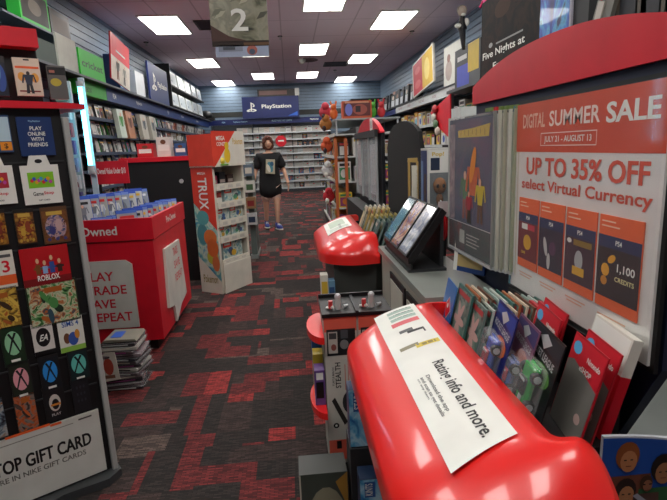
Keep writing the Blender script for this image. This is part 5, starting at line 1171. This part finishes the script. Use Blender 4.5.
# red stocking display
a = at(430, 140, X=2.4); b = at(450, 94, X=2.4); 
m = MB(); w = a.y-b.y; h = b.z-a.z; m.prism([(w, 0), (w, h), (0, h*.7), (w*.45, h*.3)], 0, .02, RED)
for k, (u, v) in enumerate(((.35, .75), (.3, .55), (.4, .38), (.5, .2))): m.ball((w*u, -.03, h*v), .12, .03, .07, mat(['b83038', 'c8c4b8', '5a7a58', 'c8b8a8'][k]), 10, 8)
m.box(w-.02, w, .02, .06, -1.5, h, DGR)
m.build('red_banner', loc=(2.4, a.y, a.z), rot=(0, 0, RW), label='red triangular banner with small festive figures behind the figure box', cat='banner')
b_ = at(432, 140, X=1.9)
m = MB(); m.box(0, 1.9, 0, .3, 0, 1.32, mat('121316', .6)); m.rect(.1, 1.8, .7, 1.25, -.001, mat('1c1e22'))
m.build('black_display_case', loc=(1.95, 6.4, 0), rot=(0, 0, RW), label='black display case on the right between the kiosks and the wall', cat='cabinet')
for k, (y_, w, h, c, n) in enumerate(((6.1, .35, .42, 'c8ccc8', 'white'), (5.65, .3, .3, 'b8b0a0', 'cream'), (5.25, .3, .5, 'd0d4d4', 'pale grey'), (4.9, .25, .34, '9aa0a4', 'grey'))):
    m = MB(); m.box(0, w, 0, .22, 0, h, mat(c, .4)); m.rect(w*.08, w*.92, h*.5, h*.7, -.001, mat('2c2c30')); m.rect(w*.1, w*.6, h*.2, h*.4, -.001, mat('6a6a66'))
    m.build('boxed_gadget', loc=(1.97, y_, 1.321), rot=(0, 0, RW), label='%s boxed gadget on top of the black display case' % n, cat='box')

# tall shelf right behind the near kiosk
TS_ = thing('tall_black_shelving', 'tall black shelving behind the near kiosk carrying boxed collectibles', 'shelving', (1.3, 3.45, 0), RW)
MB().box(0, 2.55, .38, .42, 0, 2.05, mat('0f1012', .6)).build('back_panel', TS_)
for z in (.9, 1.3, 1.70): MB().box(0, 2.55, 0, .38, z-.025, z, mat('16181b', .5)).build('shelf', TS_)
for x in (0, 1.26, 2.53): MB().box(x, x+.02, 0, .38, 0, 1.7, mat('16181b', .5)).build('upright', TS_)
def fn(m, w, h):
    m.rect(.0, w, 0, h, -.001, art_mat(('08080a', '141210', '2c1c14', '0c0c0e'), 8, 3, rough=.8, coat=0)); m.text('Five Nights at', w*.04, .150, .055, -.002, WHT, w=w*.74); m.text("Freddy's", w*.25, .072, .055, -.002, WHT, w=w*.5)
    m.ell(w*.4, h*.8, w*.14, h*.1, -.0015, mat('3a2418', .8)); m.rect(w*.3, w*.75, .225, .235, -.002, mat('8a8a88')); m.ell(w*.2, .235, .03, .015, -.0025, mat('9a9a98'))
a, b = at(480, 44, X=1.29), at(538, 69, X=1.29)
m = MB(); w = a.y-b.y; m.box(0, w, 0, .2, 0, .52, mat('0a0a0c', .8)); fn(m, w, .52); m.rect(0, w*.5, 0, .055, -.003, mat('c8c4ba')); m.build('banner_box', loc=(1.30, a.y, 1.701), rot=(0, 0, RW), label="black Five Nights at Freddy's box with white lettering above the red arch", cat='box')
def toyclus(px, py, X, c1, c2, lab, s=1.0, z=None):
    p = at(px, py, X=X); t = thing('collectible_figure', lab, 'toy', (X, p.y, p.z if z is None else z), RW)
    MB().ball((0, 0, .07*s), .035*s, .03*s, .07*s, mat(c1, .5)).ball((.03*s, -.02*s, .05*s), .02*s, .02*s, .05*s, mat(c1, .5)).build('body', t); MB().ball((0, -.01, .16*s), .04*s, .038*s, .045*s, mat(c2, .5)).build('head', t)
    MB().tube((-.04*s, 0, .1*s), (-.08*s, -.03*s, .03*s), .012*s, mat(c2, .5), 8).tube((.04*s, 0, .1*s), (.09*s, -.02*s, .12*s), .012*s, mat(c1, .5), 8).build('arms', t)
for k, (px, py, c1, c2, n) in enumerate(((486, 30, 'e04890', 'd83070', 'bright pink'), (492, 22, 'd8c8c0', 'b05030', 'pale with orange head'), (500, 14, '20242c', 'c83830', 'black with red head'), (507, 8, 'e0d8d0', '3a58a8', 'white with blue head'), (513, 2, '2c48a0', 'd0a080', 'blue'))):
    toyclus(px, py, 1.38, c1, c2, '%s collectible figure above the black lettered box' % n, .75, 2.222)
def dbl(m, w, h): m.rect(0, w, 0, h, -.001, art_mat(('14246c', '1c3c9c', '2c68c8', '4aa8d8', '101c54'), 9, 8, stretch=(1, 1, .5)))
a, b = at(539, 0, X=1.28), at(566, 40, X=1.28)
m = MB(); w = a.y-b.y; m.box(0, w, 0, .2, 0, .5, mat('1c2c88', .3)); dbl(m, w, .5); m.box(w, w+.015, 0, .2, 0, .5, mat('b8b8c4')); m.build('blue_box', loc=(1.29, a.y, 1.701), rot=(0, 0, RW), label='tall glossy deep blue box standing above the red arch', cat='box')
a = at(571, 30, X=1.3)
m = MB(); m.box(0, .12, 0, .2, 0, .3, mat('26282a')); m.build('box', loc=(1.30, at(573, 20, X=1.3).y, 1.701), rot=(0, 0, RW), label='dark box between the blue box and the grey device', cat='box')
gd = thing('grey_device', 'tilted grey plastic device with a red tab above the red arch', 'gadget', (1.28, at(585, 20, X=1.28).y, 1.701), RW)
MB().prism([(0, 0), (.13, 0), (.21, .2), (.1, .22)], 0, .12, mat('7c7c74', .4)).build('case', gd); MB().prism([(.04, .02), (.08, .02), (.14, .17), (.1, .18)], -.006, 0, mat('c8c4b8')).build('label_panel', gd); MB().prism([(.11, .18), (.19, .18), (.2, .24), (.12, .25)], -.004, .05, RED).build('red_tab', gd)
for k, (px, c, n) in enumerate(((612, '0c0c0e', 'black'), (632, '1c2028', 'near black'), (655, '14181c', 'dark grey'))):
    y_ = at(px, 10, X=1.3).y; m = MB(); m.box(0, .22, 0, .2, 0, .36, mat(c, .4)); m.rect(.02, .2, .05, .3, -.001, mat('22262c')); m.rect(.03, .05, 0.05, .3, -.002, mat('50483c'))
    m.build('dark_box', loc=(1.30, y_, 1.701), rot=(0, 0, RW), label='%s box on the tall shelving, %s from the grey device' % (n, ORD[k]), cat='box')

# grey counter by the near board and the figure print in front
NC = thing('grey_counter', 'pale grey counter and beige back panel behind the near end of the black board', 'counter', (.83, .98, 0))
MB().box(0, .3, 0, .8, 0, .57, mat('a09e94', .6)).build('cabinet', NC); MB().box(-.01, .32, -.01, .82, .57, .60, mat('8c918e', .4)).build('worktop', NC)
MB().box(.30, .33, -.4, .9, .60, 1.25, mat('a39f8e', .6)).box(.298, .30, -.4, .9, .78, .79, mat('4a3c30')).build('back_panel', NC)
MB().box(.015, .03, .16, .30, .60, .86, mat('c2beb0', .5)).build('white_divider', NC)
SP_ = thing('figure_standee', 'curved top cardboard print of painted heroes on blue at the lower right corner', 'standee', (.612, .885, 0))
W_ = .36; pts = [(0, 0), (W_, 0)]+[(W_-W_*k/16, .642+.10*math.sin(math.pi*(.08+.38*k/16))**1.0) for k in range(17)]
m = MB(); m.prism(pts, 0, .008, mat('c8ccd4', .4)); pts2 = [(x, z-.004 if z > .3 else z) for x, z in pts]; m.poly(pts2, -.0008, mat('1e4c9c', .35)); m.build('board', SP_)
m = MB(); y = -.0016
for k, (cx, cz, s_, sk, hr, cl) in enumerate(((.055, .68, 1.1, 'b87a50', '8a4a20', '6a3c2c'), (.135, .645, 1.1, '9a6a48', '1c1410', '2c5a34'), (.055, .60, 1.0, 'b07850', '2a1c18', '1a1a20'), (.1, .62, .6, '8a5a40', '402818', '503830'), (.2, .58, .9, 'b08060', '30241c', '7a2430'))):
    y -= .0008
    m.poly([(cx-.05*s_, cz-.16), (cx+.06*s_, cz-.16), (cx+.05*s_, cz-.03*s_), (cx-.045*s_, cz-.03*s_)], y, mat(cl)); m.ell(cx, cz+.012*s_, .024*s_, .03*s_, y-.0002, mat(hr), 14); m.ell(cx+.003, cz, .017*s_, .023*s_, y-.0004, mat(sk), 14)
    m.rect(cx-.008, cx-.002, cz+.002, cz+.005, y-.0006, BLK); m.rect(cx+.006, cx+.012, cz+.002, cz+.005, y-.0006, BLK); m.rect(cx-.003, cx+.009, cz-.012, cz-.010, y-.0006, mat('6a3028'))
m.ell(.13, .555, .012, .012, y-.001, mat('c8d0c0')); m.poly([(.07, .60), (.08, .605), (.2, .50), (.19, .49)], y-.0012, mat('9a9aa4'))
m.build('figures_print', SP_)
MB().tube((.05, .008, .02), (.05, .07, .0), .006, BLK).tube((.3, .008, .02), (.3, .07, .0), .006, BLK).build('foot', SP_)

# ------------------------------------------------------------------ hanging cardboard banner
a, b = at(208, -6, Y=3.6), at(269, 40, Y=3.6)
HB_ = thing('hanging_banner', 'crumpled grey cardboard ceiling banner with a large white 2', 'banner', (a.x, 3.6, b.z))
w = b.x-a.x; h = .62; m = MB()
m.prism([(0.0, 0.0), (w, -.0), (w*1.0, h), (0, h)], 0, .01, mat('8a8a78', .7)); m.rect(0, w, 0, h, -.0008, art_mat(('3c3e38', '84846f', '9c9a86', '8c8c7c', 'a8a692'), 7, 5, rough=.8, coat=0, dist=.8))
q = random.Random(8)
for i in range(10):
    x, z = q.uniform(0, w*.8), q.uniform(.05, h*.7); m.poly([(x, z), (x+.05, z+.015), (x+.08, z+.05), (x+.03, z+.045)], -.0012-.0001*i, mat(['5a5c50', 'b8b6a0', '787a6a'][i % 3], .8))
m.poly([(0, .0), (0, .1), (w*.3, .03), (w*.6, 0)], -.003, mat('4a2c24')); m.rect(0, w, -.035, .0, -.001, mat('2c1c14', .6)); m.rect(w*.55, w, -.03, -.012, -.0014, mat('6a4a2c'))
m.build('panel', HB_); MB().text('2', w*.36, .06, .14, -.006, mat('f2f2ea'), w=.11).build('numeral', HB_)
m = MB(); c0 = at(215, 42, Y=3.6); c1 = at(269, 56, Y=3.6)
x0, x1 = c0.x-a.x, c1.x-a.x; zt_, zb = c0.z-b.z-.015, c1.z-b.z
m.box(x0, x1, 0, .008, zb, zt_, mat('a8b4cc', .4)); m.rect(x0+.02, x0+.18, zb+.035, zb+.075, -.001, mat('8890a0')); m.rect(x0+.05, x0+.13, zb+.045, zb+.065, -.0016, mat('4a5058')); m.ell(x1-.11, (zb+zt_)/2, .035, .032, -.001, mat('b86858')); m.ell(x1-.11, (zb+zt_)/2-.01, .02, .018, -.0016, mat('4a5a70'))
m.build('lower_card', HB_)
for x in (.05, w-.05): MB().tube((x, .005, h), (x, .005, CEIL-b.z), .002, SIL, 6).build('cord', HB_)

# ------------------------------------------------------------------ world and view
wd = D.worlds.new('world'); SC.world = wd; wd.use_nodes = True
wd.node_tree.nodes['Background'].inputs[0].default_value = (.5, .55, .7, 1); wd.node_tree.nodes['Background'].inputs[1].default_value = .3
SC.view_settings.view_transform = 'Standard'; SC.view_settings.look = 'None'; SC.view_settings.gamma = 1; SC.view_settings.exposure = .4
SC.view_settings.use_curve_mapping = False
